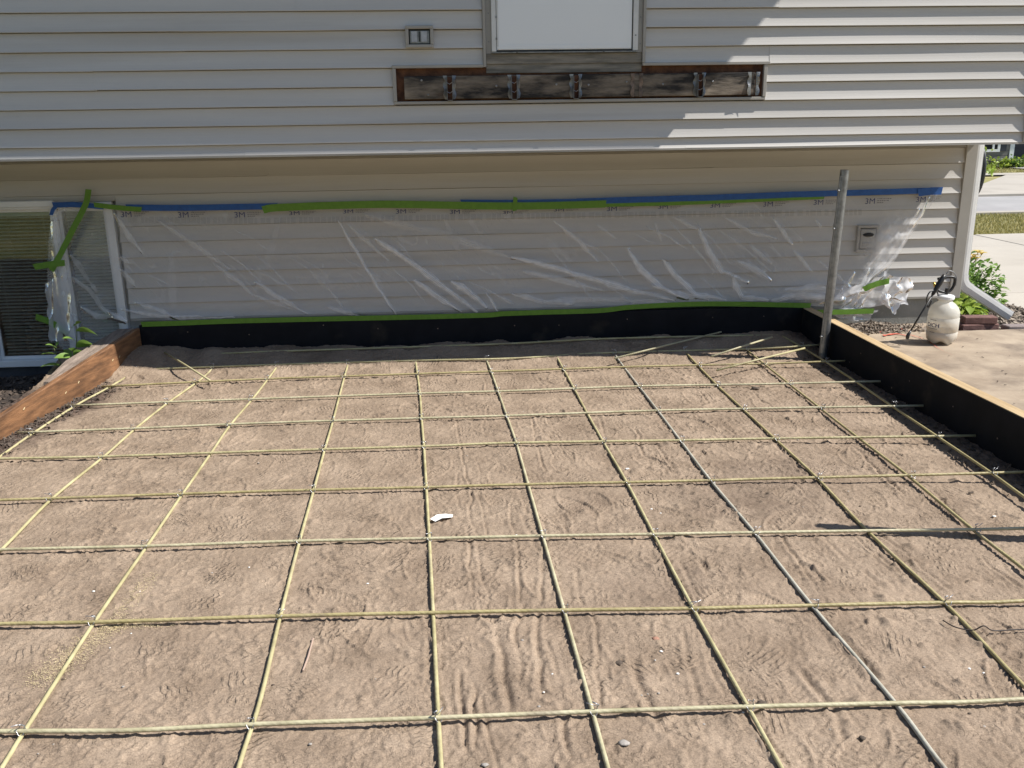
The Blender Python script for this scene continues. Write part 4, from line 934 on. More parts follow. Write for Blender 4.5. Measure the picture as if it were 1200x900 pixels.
patch('loose_tail', [(1036, 318), (1069, 328), (1060, 356), (1030, 352)], 26, 0.035, 6.79, 0.75, 120)
patch('loose_tail', [(1030, 342), (1058, 352), (1047, 369), (1036, 358)], 20, 0.03, 6.775, 0.85, 131)
patch('loose_tail', [(985, 340), (1036, 322), (1034, 356), (985, 364)], 26, 0.03, 6.785, 0.45, 142)
patch('loose_tail', [(965, 362), (1030, 362), (1010, 376), (985, 374)], 20, 0.02, 6.77, 0.35, 153)
patch('loose_tail', [(56, 330), (78, 320), (92, 398), (58, 398)], 24, 0.035, 6.79, 0.35, 164)
# printed marks on the film's upper band
def text_mesh(s, size, bold=0.0):
    cu = bpy.data.curves.new('txt', 'FONT'); cu.body = s; cu.size = size; cu.align_x = 'CENTER'; cu.align_y = 'CENTER'; cu.offset = size*bold
    ob = bpy.data.objects.new('txt', cu); COL.objects.link(ob); bpy.context.view_layer.update()
    me = bpy.data.meshes.new_from_object(ob.evaluated_get(bpy.context.evaluated_depsgraph_get()))
    bpy.data.objects.remove(ob); return me
logo = text_mesh('3M', 0.062); logo.name = 'printed_logo'; logo.materials.clear(); logo.materials.append(MT['print_blue'])
for px, py, s in [(148, 251.5, 1), (215, 252, 1), (281, 252, 1), (345, 250, .7), (408, 248, .7), (470, 248, .8), (533, 248.5, .8), (595, 249, .5), (655, 246, .6), (717, 245, .8), (777, 242.5, .8), (838, 241, .85), (900, 239.5, .9), (959, 237.5, .95), (1019.5, 236, 1.05), (1079, 234, 1)]:
    p = W(px, py, 6.800); o = bpy.data.objects.new('printed_logo', logo); COL.objects.link(o); o.parent = film
    o.location = Vector((p[0], 6.797, p[2]))-film.location; o.rotation_euler = (math.pi/2, 0, 0); o.scale = (1.05, s*0.92, 1)
    r = random.Random(px); V = []; F = []
    for ln in range(3):                    # illegible lines of small print next to the mark
        x = p[0]+0.055
        while x < p[0]+0.055+0.10*(1, 0.8, 0.5)[ln]:
            w = r.uniform(0.006, 0.016); z = p[2]+0.018*s-0.014*s*ln; b_ = len(V)
            V += [(x, 6.797, z-0.003*s), (x+w, 6.797, z-0.003*s), (x+w, 6.797, z+0.003*s), (x, 6.797, z+0.003*s)]; F.append((b_, b_+1, b_+2, b_+3)); x += w+0.004
    mesh('small_print', V, F, 'print_grey', film)
m = bpy.data.materials.new('faint_ink'); m.use_nodes = True; nt = m.node_tree; b = nt.nodes['Principled BSDF']; b.inputs['Base Color'].default_value = (0.10, 0.10, 0.105, 1); b.inputs['Alpha'].default_value = 0.10; MT['faint'] = m
V = []; F = []; r = random.Random(4)
px = 150.0
while px < 1010:                           # pale embossed band of block marks below the tape
    w = r.uniform(3, 7); yc = np.interp(px, [100, 300, 600, 800, 1060], [256.5, 259, 253.5, 251, 248]); b_ = len(V); hh = 3.6
    V += [W(px, yc+hh, 6.799), W(px+w, yc+hh, 6.799), W(px+w, yc-hh, 6.799), W(px, yc-hh, 6.799)]; F.append((b_, b_+1, b_+2, b_+3)); px += w+r.choice([1.2, 1.2, 1.2, 4])
mesh('print_band', V, F, 'faint', film)['kind'] = 'stuff'

def tape(pts, wpx, mat, label, Y=6.792, seed=0, wob=0.6, group=None, name=None):
    """strip of tape following a line on the wall; width in metres = wpx * 6.3 mm, thin body with torn ends"""
    P = catmull([np.array(W(x, y, Y)) for x, y in pts], 10); V = []; F = []; w = wpx*0.0063/2
    n = len(P)
    for i, p in enumerate(P):
        t = P[min(n-1, i+1)]-P[max(0, i-1)]; t /= np.linalg.norm(t); nn = np.array([-t[2], 0, t[0]])
        k = wob*0.003*float(vn(np.array(i*0.35), np.array(seed), seed)-0.5); ky = 0.004*float(vn(np.array(i*0.22), np.array(seed+3.0), seed+1))
        e = t*0.004*((i == n-1)-(i == 0))
        for s, q in ((-1, 0), (1, 0), (1, 0.0008), (-1, 0.0008)):
            V.append(p+nn*(s*w+k)+e*s+np.array([0, -ky+q, 0]))
    for i in range(n-1):
        for q in range(4): F.append((i*4+q, i*4+(q+1) % 4, (i+1)*4+(q+1) % 4, (i+1)*4+q))
    F += [(3, 2, 1, 0), (n*4-4, n*4-3, n*4-2, n*4-1)]
    o = mesh(name or ('blue_tape' if mat == 'blue_tape' else 'green_tape'), V, F, mat, smooth=False)
    return tag(o, label, 'tape', group)
BT, GT = 'blue_tape', 'green_tape'
tape([(62, 240), (90, 240), (122, 242.5)], 6.0, BT, 'short blue tape strip over the top of the window', 6.796, 1)
tape([(60, 252), (62, 246), (67, 240)], 4.0, BT, 'scrap of blue tape folded over the window head corner', 6.790, 2)
tape([(148, 243), (220, 243.5), (325, 241.5)], 7.0, BT, 'blue tape strip above the film between window and long green strip', 6.794, 3)
tape([(540, 236), (600, 236), (680, 235)], 4.0, BT, 'thin blue tape edge showing above the middle of the green strip', 6.798, 4)
tape([(676, 236), (760, 233.5), (850, 231), (940, 227.5), (1000, 226), (1086, 223.5)], 7.0, BT, 'long blue tape strip behind the steel post holding the film', 6.794, 5)
tape([(1076, 226), (1090, 224), (1104, 223.5)], 9.0, BT, 'sunlit blue tape end gathering the film near the corner post', 6.785, 6)
tape([(110, 240), (135, 243), (166, 245.5)], 5.5, GT, 'short green tape strip at the top right of the window frame', 6.789, 7)
tape([(308, 246), (330, 243), (450, 239.5), (600, 241.5), (710, 239)], 8.5, GT, 'long green tape strip along the top of the film', 6.790, 8)
tape([(700, 240.5), (800, 238), (966, 231)], 4.5, GT, 'narrow green tape showing under the long blue strip', 6.797, 9)
tape([(603, 247), (604, 231)], 5, GT, 'small green tape scrap standing up from the long green strip', 6.786, 10)
tape([(104, 222), (100, 240), (84, 272), (71, 298), (60, 317)], 6.5, GT, 'green tape running diagonally down across the window', 6.782, 11)
tape([(40, 313), (58, 310), (76, 308)], 7, GT, 'green tape piece crossing the foot of the diagonal strip', 6.778, 12)
tape([(42, 371), (60, 378), (80, 392)], 7.5, GT, 'green tape piece low on the window beside the sapling', 6.776, 13)
tape([(166, 380), (300, 375.5), (420, 373), (560, 369.5), (600, 367), (700, 364), (745, 359.5), (830, 356), (950, 358)], 6.0, GT, 'long green tape strip along the top of the black board', 6.771, 14)
tape([(958, 366), (990, 365.5), (1024, 364.5)], 6.5, GT, 'green tape piece low on the wall right of the steel post', 6.74, 15)
tape([(1012, 339), (1026, 333), (1042, 329)], 7, GT, 'green tape piece stuck on the film folds near the sprayer', 6.742, 16)

# ================================================================== STEEL POST
pb = np.array([2.672, 6.20, 0.02]); pt = np.array([W(990, 199, 6.20)[0], 6.20, W(990, 199, 6.20)[2]])
post = empty('steel_post', tuple(pb), 'galvanised steel post leaning in the corner by the right form board', 'post')
mesh('tube', *tube([pb, pb*0.5+pt*0.5, pt], 0.030, 20, False), 'galv', post, smooth=True)
inner = tube([pt-(pt-pb)*0.9, pt-(pt-pb)*0.0005], 0.0275, 20, False); mesh('tube_wall', inner[0], [f[::-1] for f in inner[1]], 'rusty', post, smooth=True)
ax = (pt-pb)/np.linalg.norm(pt-pb); sd = np.array([-0.86, -0.5, 0.0])
a_ = pb+ax*0.10+sd*0.030; b_ = pb+ax*1.29+sd*0.030
mesh('flat_strap', *tube([a_, b_], 0.010, 4, True, squash=0.5), 'galv', post)
for t in (0.16, 0.93, 1.19):
    c = pb+ax*t+sd*0.028; mesh('bolt', *tube([c, c+sd*0.022], 0.0075, 6), 'galv', post)
c0 = pb+ax*0.93; mesh('collar', *tube([c0, c0+ax*0.03], 0.0325, 20, True), 'galv', post, smooth=False)

# ================================================================== SPRAYER
sc = Vector((G(1102, 402, ZW)[0], G(1102, 402, ZW)[1], ZW+0.003))
sp = empty('pump_sprayer', tuple(sc), 'white plastic pump sprayer half full of tan liquid standing on the walkway', 'sprayer')
prof = [(0.045, 0.016), (0.082, 0.002), (0.098, 0.018), (0.105, 0.05), (0.106, 0.085), (0.102, 0.09), (0.102, 0.095), (0.107, 0.10), (0.108, 0.19), (0.104, 0.195), (0.104, 0.20), (0.107, 0.206), (0.104, 0.235), (0.092, 0.265), (0.070, 0.29), (0.048, 0.305), (0.042, 0.318), (0.042, 0.33)]
def foot(i, a, r, z):
    if i <= 3:
        k = 0.5+0.5*math.cos(5*a+0.9); return r*(1-0.10*(1-k)*(1, 1, .6, .2)[i]), z+(0.0, 0.022, 0.014, 0.004)[i]*(1-k)
    return r, z
mesh('tank', *lathe(prof, 40, sc, foot), 'tank', sp, smooth=True)
mesh('liquid', *lathe([(0.06, 0.028), (0.092, 0.032), (0.0985, 0.055), (0.0985, 0.135), (0.0, 0.135)], 30, sc), 'liquid', sp, smooth=False)
mesh('collar', *lathe([(0.055, 0.322), (0.058, 0.328), (0.058, 0.345), (0.05, 0.352), (0.02, 0.356)], 24, sc), 'white_paint', sp, smooth=False)
def S(px, py, dy=0.0): w = W(px, py, sc.y+dy); return np.array(w)
hd = [S(1108, 343, -.0), S(1096, 342), S(1094, 341)]
mesh('pump_rod', *tube([tuple(sc+Vector((0, 0, 0.35))), tuple(sc+Vector((0.0, 0, 0.40)))], 0.012, 10), 'black_plastic', sp)
P = catmull([S(1098, 340), S(1106, 342.5), S(1113, 341), S(1117.5, 335), S(1119, 327), S(1115, 324.5), S(1106, 325.5), S(1099, 327)], 5)
mesh('handle', *tube(P, 0.0105, 8), 'black_plastic', sp, smooth=True)
P = catmull([S(1120, 335, .01), S(1121, 325, .012), S(1117, 319, .012), S(1112, 317.5, .012), S(1109, 321, .01)], 5)
mesh('bail_ring', *tube(P, 0.0035, 6), 'galv', sp, smooth=True)
wa, wb_ = S(1107, 322, -.05), S(1064.5, 392, -.09)
grip = [wa+(wb_-wa)*t for t in (0, 0.05, 0.15, 0.22, 0.32, 0.34)]
mesh('trigger_grip', *tube(grip, 0.014, 8, rs=[0.012, 0.017, 0.019, 0.016, 0.012, 0.008]), 'black_plastic', sp, smooth=True)
mesh('wand', *tube([wa+(wb_-wa)*0.33, wb_], 0.0062, 8), 'black_plastic', sp, smooth=True)
e = (wb_-wa)/np.linalg.norm(wb_-wa)
mesh('nozzle', *tube([wb_-e*0.03, wb_, wb_+np.array([-0.004, 0, -0.014]), wb_+np.array([-0.005, 0, -0.032])], 0.012, 10, rs=[0.008, 0.012, 0.014, 0.011]), 'black_plastic', sp, smooth=True)
mesh('relief_valve', *tube([S(1094, 331, -.02), S(1097, 338, -.02)], 0.012, 10, rs=[0.008, 0.012]), 'brass', sp, smooth=True)
P = catmull([S(1099.5, 346, -.02), S(1097, 341, -.05), S(1090, 342, -.08), S(1086, 350, -.08), S(1087.5, 360, -.06), S(1092, 352, -.10)], 6)
mesh('hose', *tube(P, 0.005, 7), 'hose', sp, smooth=True)
# lettering wrapped round the tank
def wrap_text(s, size, ang, z, mat, nm):
    me = text_mesh(s, size, 0.02)
    for v in me.vertices:
        a = ang+v.co.x/0.108; z_ = v.co.y+z; v.co = (0.1093*math.cos(a), 0.1093*math.sin(a), z_)
    me.materials.clear(); me.materials.append(MT[mat]); o = bpy.data.objects.new(nm, me); COL.objects.link(o); o.parent = sp
wrap_text('DICH', 0.040, -2.72, 0.142, 'print_blue', 'printed_name')
for zz, wd in ((0.182, 0.05), (0.119, 0.07), (0.092, 0.04)):
    V = []; F = []
    for i in range(9):
        a = -2.72+(i/8-0.5)*wd/0.108; V += [(sc.x+0.1093*math.cos(a), sc.y+0.1093*math.sin(a), sc.z+zz-0.0022), (sc.x+0.1093*math.cos(a), sc.y+0.1093*math.sin(a), sc.z+zz+0.0022)]
    for i in range(8): F.append((2*i, 2*i+2, 2*i+3, 2*i+1))
    mesh('printed_line', V, F, 'print_grey', sp)

# ================================================================== EDGING, LITTER, PLANTS
p = G(1121, 384, ZW)
for (x0_, z0_, L, rot, lab, mt_) in [(p[0]+0.02, 0.075, 0.30, 0.02, 'dark red edging brick at the bottom by the downspout', 'brick'), (p[0]+0.05, 0.132, 0.25, -0.12, 'dark red brick stacked on top under the downspout', 'brick')]:
    M = Matrix.Translation((x0_, 6.66+(0.02 if z0_ > .1 else 0), z0_)) @ Matrix.Rotation(rot, 4, 'Z')
    tag(mesh('brick', *xform(box(0, L, -0.05, 0.05, 0, 0.055, 0.006), M), mt_), lab, 'brick')
for i, (x, y, r_) in enumerate([(4.30, 6.63, -0.06), (4.62, 6.60, 0.03), (4.94, 6.62, 0.0)]):
    M = Matrix.Translation((x, y, 0.07)) @ Matrix.Rotation(r_, 4, 'Z') @ Matrix.Rotation(-0.06, 4, 'X')
    tag(mesh('paver', *xform(box(0, 0.30, -0.06, 0.06, 0, 0.045, 0.007), M), 'paver'), ['flat grey edging paver next to the red bricks', 'flat grey edging paver second along from the red bricks', 'flat grey edging paver third along from the red bricks'][i], 'paver', 'edging pavers')
def chips(name, n, sampler, size, mat, label, cat, seed, flat=0.35):
    r = random.Random(seed); V = []; F = []
    for _ in range(n):
        x, y, z = sampler(r); s = size*r.uniform(0.5, 1.5); M = Matrix.Translation((x, y, z)) @ Matrix.Rotation(r.uniform(0, 6.28), 4, 'Z') @ Matrix.Rotation(r.gauss(0, flat), 4, 'X') @ Matrix.Rotation(r.gauss(0, flat), 4, 'Y')
        vf = xform(box(-s, s, -s*0.4, s*0.4, -s*0.12, s*0.12), M); o = len(V); V += vf[0]; F += [tuple(i+o for i in q) for q in vf[1]]
    return tag(mesh(name, V, F, mat), label, cat, kind='stuff')
def mulchz(x, y): return -0.13+0.05*float(fbm(np.array(x*6), np.array(y*6), 50, 4))+0.09*float(sstep(6.2, 5.2, np.array(y)))
def s_left(r):
    y = r.uniform(4.3, 6.82); x = r.uniform(-4.2, lx(y)-0.07); return x, y, mulchz(x, y)+0.008
chips('mulch_chips', 2600, s_left, 0.018, 'chip', 'dark bark mulch below the basement window', 'mulch', 1, 0.5)
def s_right(r):
    x = r.uniform(3.95, 5.38); y = r.uniform(6.75, 8.8); return x, y, 0.05-0.13*float(sstep(4.3, 5.4, np.array(x)))+0.008
chips('mulch_chips', 1500, s_right, 0.02, 'chip_dry', 'grey bark mulch under the downspout outlet', 'mulch', 2, 0.5)
def s_pile(r):
    x = r.gauss(3.26, 0.16); x = min(max(x, 2.86), 3.75); y = r.gauss(6.70, 0.07); y = min(y, 6.83); h = 0.05*math.exp(-((x-3.26)/0.2)**2-((y-6.72)/0.1)**2)
    return x, y, ZW+0.004+r.random()*h
chips('leaf_litter', 1100, s_pile, 0.013, 'chip_dry', 'heap of dry leaf and bark bits against the wall behind the right board', 'litter', 3, 0.6)
def s_edge(r):
    y = r.uniform(5.2, 6.8); x = rx(y)+0.09+abs(r.gauss(0, 0.06)); return x, y, ZW+0.008
chips('leaf_litter', 420, s_edge, 0.010, 'chip', 'dark soil and bark bits along the outer side of the right form board', 'litter', 15, 0.4)
def s_walk(r): return r.uniform(2.86, 5.0), r.uniform(4.4, 6.5), ZW+0.006
chips('leaf_litter', 110, s_walk, 0.0065, 'chip', 'dark crumbs scattered over the concrete walkway', 'litter', 5, 0.2)
def s_lsoil(r):
    y = r.uniform(4.6, 6.2); x = lx(y)+abs(r.gauss(0.03, 0.07)); return x, y, 0.006
chips('soil_crumbs', 700, s_lsoil, 0.012, 'chip', 'dark soil crumbs along the foot of the stained timber', 'soil', 6, 0.5)
def s_rsoil(r):
    y = r.uniform(3.0, 6.6); x = rx(y)-abs(r.gauss(0.05, 0.09))-0.01; return x, y, 0.006
chips('soil_crumbs', 500, s_rsoil, 0.010, 'clod', 'dark soil crumbs along the foot of the right form board', 'soil', 8, 0.5)
# sawdust spilled across two bars
def s_saw(r):
    t = r.random(); a = np.array(G(45, 800)); b = np.array(G(128, 735)); c = np.array(G(240, 728)); d = np.array(G(180, 672))
    k = r.random()
    q = a+(b-a)*t if k < 0.5 else (b+(c-b)*t*r.random() if k < 0.82 else b+(d-b)*t)
    sp_ = 0.035 if k < 0.5 else 0.02
    x = q[0]+r.gauss(0, sp_); y = q[1]+r.gauss(0, sp_); return x, y, float(sand_relief(np.array(x), np.array(y)))+0.004
chips('sawdust', 5200, s_saw, 0.0014, 'sawdust', 'pale yellow sawdust spilled around a rebar crossing', 'sawdust', 9, 0.4)
# red survey paint on the concrete
for k, pts in enumerate([[(1030, 389), (1042, 384), (1055, 385), (1066, 388)], [(1066, 392), (1085, 398), (1100, 408), (1116, 416)], [(1035, 393), (1050, 391), (1062, 393)], [(1028, 379), (1035, 383)]]):
    P = catmull([G(x, y, ZW+0.0075) for x, y in pts], 8); V = []; F = []; r = random.Random(k)
    for i, q in enumerate(P):
        w = 0.008+0.012*r.random(); V += [(q[0], q[1]-w, q[2]), (q[0], q[1]+w, q[2])]
    for i in range(len(P)-1): F.append((2*i, 2*i+2, 2*i+3, 2*i+1))
    o = mesh('paint_mark', V, F, 'red_paint'); tag(o, ['faded red marking paint stroke under the sprayer nozzle', 'faded red marking paint trail running past the foot of the sprayer', 'faint red paint dash in the shadow of the sprayer wand', 'tiny red paint spot behind the leaf litter heap'][k], 'paint mark')
# bits lying on the sand
def pebble(px, py, s, mat, label, name='pebble', sq=0.6, seed=0, cat='stone'):
    q = G(px, py, 0.004); r = random.Random(seed); prof = [(0.0, -0.5), (0.6, -0.35), (0.95, 0), (0.75, 0.4), (0.3, 0.58), (0.0, 0.6)]
    V, F = lathe([(a*s, b*s*sq) for a, b in prof], 9, (0, 0, 0)); V = [(v[0]*(1+0.25*r.uniform(-1, 1)), v[1]*(0.8+0.25*r.uniform(-1, 1)), v[2]) for v in V]
    h = float(sand_relief(np.array(q[0]), np.array(q[1]))+heap(np.array(q[0]), np.array(q[1])))
    return tag(mesh(name, [(v[0]+q[0], v[1]+q[1], v[2]+h+0.25*s) for v in V], F, mat, smooth=True), label, cat)
pebble(731, 870, .017, 'stone', 'pale round pebble pressed in the sand near a lower rebar', seed=1)
pebble(725, 777, .014, 'clod', 'dark lump of soil beside a deep drag mark', 'clod', .9, 2, 'clod')
pebble(768, 747, .013, 'stone_red', 'reddish stone between two rebars', seed=3)
pebble(775, 761, .007, 'scrap', 'tiny white chip near the reddish stone', 'chip', .5, 4, 'chip')
pebble(735, 549, .014, 'scrap', 'white chip beside a rebar in the middle of the grid', 'chip', .6, 5, 'chip')
pebble(893, 824, .018, 'clod', 'dark crumb of soil under a rebar crossing', 'clod', .6, 6, 'clod')
pebble(885, 456, .03, 'clod', 'dark clod by the loose rebars in front of the steel post', 'clod', .7, 7, 'clod')
pebble(1010, 865, .011, 'clod', 'small dark clod next to a pale rebar', 'clod', .7, 8, 'clod')
pebble(568, 895, .012, 'stone', 'small grey stone at the end of drag marks', seed=9)
pebble(1165, 605, .010, 'scrap', 'white chip near the right form board shadow', 'chip', .6, 10, 'chip')
pebble(683, 398, .03, 'clod', 'dark clod in the sand heaped by the black board', 'clod', .7, 11, 'clod')
rk = random.Random(77)
for k in range(60):
    px, py = rk.uniform(30, 1170), rk.uniform(450, 890); s = rk.uniform(.003, .0065)
    q = G(px, py); 
    if not (lx(q[1])+0.1 < q[0] < rx(q[1])-0.1): continue
    pebble(px, py, s, rk.choice(['stone', 'stone', 'clod', 'scrap']), 'tiny grit stone scattered on the sand between the rebars', 'grit_stone', .7, k+100, 'stone')['group'] = 'grit on the sand'
# torn white paper by a rebar
q0 = [G(504, 608, .02), G(512, 603, .022), G(522, 602, .018), G(531, 603, .012), G(530, 606, .010), G(518, 607, .016), G(510, 611, .012)]
V = [tuple(q) for q in q0]+[(q[0], q[1], q[2]-0.0012) for q in q0]; n = len(q0)
tag(mesh('paper_scrap', V, [tuple(range(n)), tuple(2*n-1-i for i in range(n))]+[(i, n+i, n+(i+1) % n, (i+1) % n) for i in range(n)], 'scrap'), 'torn strip of white paper lying against a rebar', 'paper')
tag(mesh('twig', *tube([G(367, 748, .008), G(361, 770, .010), G(355, 786, .008)], 0.0030, 6), 'twig'), 'short reddish stick lying on trodden sand', 'stick')
P = catmull([G(1105, 727, .014), G(1120, 735, .014), G(1140, 738.5, .014), (*G(1152, 739.5, .014)[:2], .034), G(1165, 739, .014), G(1200, 737.5, .014), G(1260, 738, .014)], 6)
tag(mesh('wire', *tube(P, 0.0022, 6), 'dark_wire', smooth=True), 'thin dark wire lying across a rebar near the right edge', 'wire')

# leaves and plants
def leaf_vf(L, w, fold=0.25, curl=0.3, n=5):
    V = []; F = []
    for i in range(n+1):
        t = i/n; ww = w*math.sin(math.pi*min(1, t*0.97+0.03))**0.8*(1.15-0.5*t); z = curl*L*(t-t*t*1.4)
        V += [(L*t, -ww, z+fold*ww), (L*t, 0, z), (L*t, ww, z+fold*ww)]
    for i in range(n):
        a = 3*i; F += [(a, a+3, a+4, a+1), (a+1, a+4, a+5, a+2)]
    return V, F
def leafM(p, az, el, rollv=0): return Matrix.Translation(p) @ Matrix.Rotation(az, 4, 'Z') @ Matrix.Rotation(-el, 4, 'Y') @ Matrix.Rotation(rollv, 4, 'X')
# sapling by the basement window
YS = 6.38
sb = np.array(W(84, 449, YS)); sap = empty('sapling', (float(sb[0]), YS, mulchz(sb[0], YS)), 'young sapling with light green leaves growing in front of the basement window', 'plant')
base = (float(sb[0]), YS, mulchz(sb[0], YS))
st1 = catmull([base, W(88, 420, YS), W(90, 395, YS), W(89, 378, YS)], 5); mesh('stem', *tube(st1, 0.004, 6, rs=list(np.linspace(0.005, 0.002, len(st1)))), 'stem', sap, smooth=True)
st2 = catmull([base, W(73, 430, YS-.02), W(66, 415, YS-.03), W(62, 405, YS-.03)], 5); mesh('stem', *tube(st2, 0.003, 6), 'stem', sap, smooth=True)
lv = leaf_vf(0.135, 0.036)
for px, py, tox, toy, s, dy in [(89, 388, 109, 390, 1.0, -.02), (88, 399, 77, 396, .8, -.05), (90, 407, 104, 402, 1.0, -.04), (66, 408, 57, 404, .7, -.05), (66, 405, 68, 401, .7, .02), (66, 416, 53, 414, .9, -.05), (73, 430, 54, 428, 1.0, -.03),
                                (84, 418, 69, 418, .9, -.06), (84, 418, 77, 411, .8, .03), (87, 419, 96, 412, .9, -.05), (87, 420, 92, 423, .8, -.08), (90, 418, 100, 416, .9, .02), (84, 422, 78, 428, .7, -.06), (89, 380, 94, 377, .5, -.02), (89, 381, 85, 383, .5, .03), (86, 412, 83, 408, .8, -.05)]:
    a = np.array(W(px, py, YS)); b = np.array(W(tox, toy, YS+dy)); b[1] = YS+dy; d = b-a; L = np.linalg.norm(d)
    sc_ = L/0.135*1.35
    M = leafM(a, math.atan2(d[1], d[0]), math.atan2(d[2], math.hypot(d[0], d[1])), random.uniform(-0.9, 0.3)) @ Matrix.Scale(sc_, 4)
    mesh('leaf', *xform(lv, M), 'leaf', sap, smooth=True)
# shrub and day lily in the bed round the corner
def bush(name, c, rx_, ry_, rz_, n, L, w, mat, label, seed):
    r = random.Random(seed); V = []; F = []; e = empty(name, (c[0], c[1], c[2]), label, 'plant'); l0 = leaf_vf(L, w, n=3)
    for _ in range(n):
        u = r.uniform(0, 6.28); v = math.acos(r.uniform(-0.1, 1)); k = r.uniform(0.35, 1)**0.5*(0.8+0.3*math.sin(3*u+seed))
        p = (c[0]+rx_*k*math.sin(v)*math.cos(u), c[1]+ry_*k*math.sin(v)*math.sin(u), c[2]+0.04+rz_*k*math.cos(v))
        vf = xform(l0, leafM(p, u+r.gauss(0, 0.8), r.gauss(0.2, 0.5), r.gauss(0, 0.5)) @ Matrix.Scale(r.uniform(0.6, 1.3), 4)); o = len(V); V += vf[0]; F += [tuple(i+o for i in q) for q in vf[1]]
    mesh('foliage', V, F, mat, e, smooth=True)
    for _ in range(7):
        a = r.uniform(0, 6.28); mesh('stem', *tube([c, (c[0]+0.4*rx_*math.cos(a), c[1]+0.4*ry_*math.sin(a), c[2]+0.5*rz_), (c[0]+0.75*rx_*math.cos(a), c[1]+0.75*ry_*math.sin(a), c[2]+0.8*rz_)], 0.004, 5), 'stem', e)
    return e
bush('shrub', (4.70, 7.85, -0.0), 0.28, 0.26, 0.46, 1150, 0.06, 0.019, 'leaf', 'leafy green shrub in the bed between the downspout and the driveway', 3)
bush('low_plant', (4.32, 7.25, 0.03), 0.16, 0.13, 0.16, 70, 0.12, 0.035, 'leaf_lime', 'broad-leaved low plant growing under the downspout', 5)
bush('low_plant', (4.45, 7.45, 0.02), 0.24, 0.16, 0.20, 150, 0.07, 0.02, 'leaf_dark', 'dark leafy plant behind the bricks at the foot of the shrub', 6)
dl = empty('day_lily', (4.72, 8.35, 0.0), 'day lily clump with long leaves and yellow flowers behind the shrub', 'plant')
r = random.Random(9); V = []; F = []
for k in range(80):
    a = r.uniform(0, 6.28); L = r.uniform(0.35, 0.65); P = [];
    for i in range(7):
        t = i/6; P.append((4.72+0.05*math.cos(a)+L*0.75*t*math.cos(a), 8.35+0.05*math.sin(a)+L*0.75*t*math.sin(a), L*1.25*(t-0.55*t*t)))
    o = len(V)
    for i, q in enumerate(P):
        w = 0.011*(1-(i/6)**2)+0.001; V += [(q[0]-w*math.sin(a), q[1]+w*math.cos(a), q[2]), (q[0]+w*math.sin(a), q[1]-w*math.cos(a), q[2])]
    for i in range(6): F.append((o+2*i, o+2*i+2, o+2*i+3, o+2*i+1))
mesh('foliage', V, F, 'leaf_dark', dl, smooth=True)
for k, (px, py) in enumerate([(1137, 299), (1141, 302), (1146, 297), (1143, 305), (1150, 299), (1138, 305)]):
    p = W(px, py, 8.3+0.05*(k % 3)); mesh('flower_stalk', *tube([(4.72+0.01*k, 8.35, 0.05), (p[0]*0.6+4.72*0.4, p[1], p[2]*0.6), p], 0.003, 5), 'stem', dl)
    V = []; F = []
    for j in range(6):
        vf = xform(leaf_vf(0.07, 0.018, 0.3, 0.6, 4), leafM(p, j*1.05+k, 0.6, 0)); o = len(V); V += vf[0]; F += [tuple(i+o for i in q) for q in vf[1]]
    mesh('flower', V, F, 'petal', dl, smooth=True)
tw = empty('young_tree', (4.86, 9.0, -0.05), 'thin young tree with yellow-green leaves showing beside the house corner', 'tree')
trunk = [(4.86, 9.0, -0.06), (4.87, 9.02, 0.5), (4.89, 9.0, 1.0), (4.90, 9.0, 1.55)]
mesh('trunk', *tube(catmull(trunk, 4), 0.01, 7, rs=list(np.linspace(0.012, 0.004, 13))), 'stem', tw, smooth=True)
r = random.Random(31); V = []; F = []; l0 = leaf_vf(0.06, 0.018, n=3)
for px, py in [(1150, 186), (1153, 188), (1156, 187), (1151, 191), (1155, 196), (1158, 198), (1160, 195), (1157, 200), (1150, 195), (1149, 174), (1151, 176), (1161, 199), (1153, 199)]:
    c = W(px, py, 9.0)
    for _ in range(5):
        vf = xform(l0, leafM((c[0]+r.gauss(0, .02), 9.0+r.gauss(0, .06), c[2]+r.gauss(0, .02)), r.uniform(0, 6.28), r.gauss(-0.2, 0.5), r.gauss(0, .6))); o = len(V); V += vf[0]; F += [tuple(i+o for i in q) for q in vf[1]]
    mesh('twig', *tube([(4.89, 9.0, c[2]-0.06), c], 0.002, 5), 'stem', tw)
mesh('crown', V, F, 'leaf_lime', tw, smooth=True)

# ================================================================== HOUSE ACROSS THE STREET
fh = empty('far_house', (19, 35, ZG-0.03), 'grey house across the street with white-framed window and dark garage door', 'house')
YFH = 32.0; ZF = ZG-0.03
def fx(px, py=180): return W(px, py, YFH)[0]
xl, xr_ = fx(1150)-3.2, fx(1186)
def fb(name, x0, x1, y0, y1, z0, z1, mat, parent=None, bev=0): return mesh(name, *box(x0, x1, y0, y1, z0, z1, bev), mat, parent or fh)
fb('wall', xl, xr_-0.12, YFH, YFH+8, ZF, 3.0, 'far_siding')
for k in range(15): fb('siding_course', xl, xr_-0.122, YFH-0.025, YFH-0.001, ZF+0.25+0.18*k, ZF+0.25+0.18*k+0.165, 'far_siding')
fb('corner_trim', xr_-0.12, xr_+0.04, YFH-0.04, YFH+1.0, ZF, 3.0, 'white_paint')
fb('garage_wall', xr_+0.041, xr_+7, YFH+1.0, YFH+8, 2.35, 3.0, 'far_siding'); gd = fb('garage_door', xr_+0.3, xr_+6, YFH+1.15, YFH+1.3, ZF, 2.35, 'navy')
fb('garage_wall', xr_+0.041, xr_+0.3, YFH+1.0, YFH+1.4, ZF, 2.35, 'navy'); fb('garage_wall', xr_+6, xr_+7, YFH+1.0, YFH+1.4, ZF, 2.35, 'far_siding')
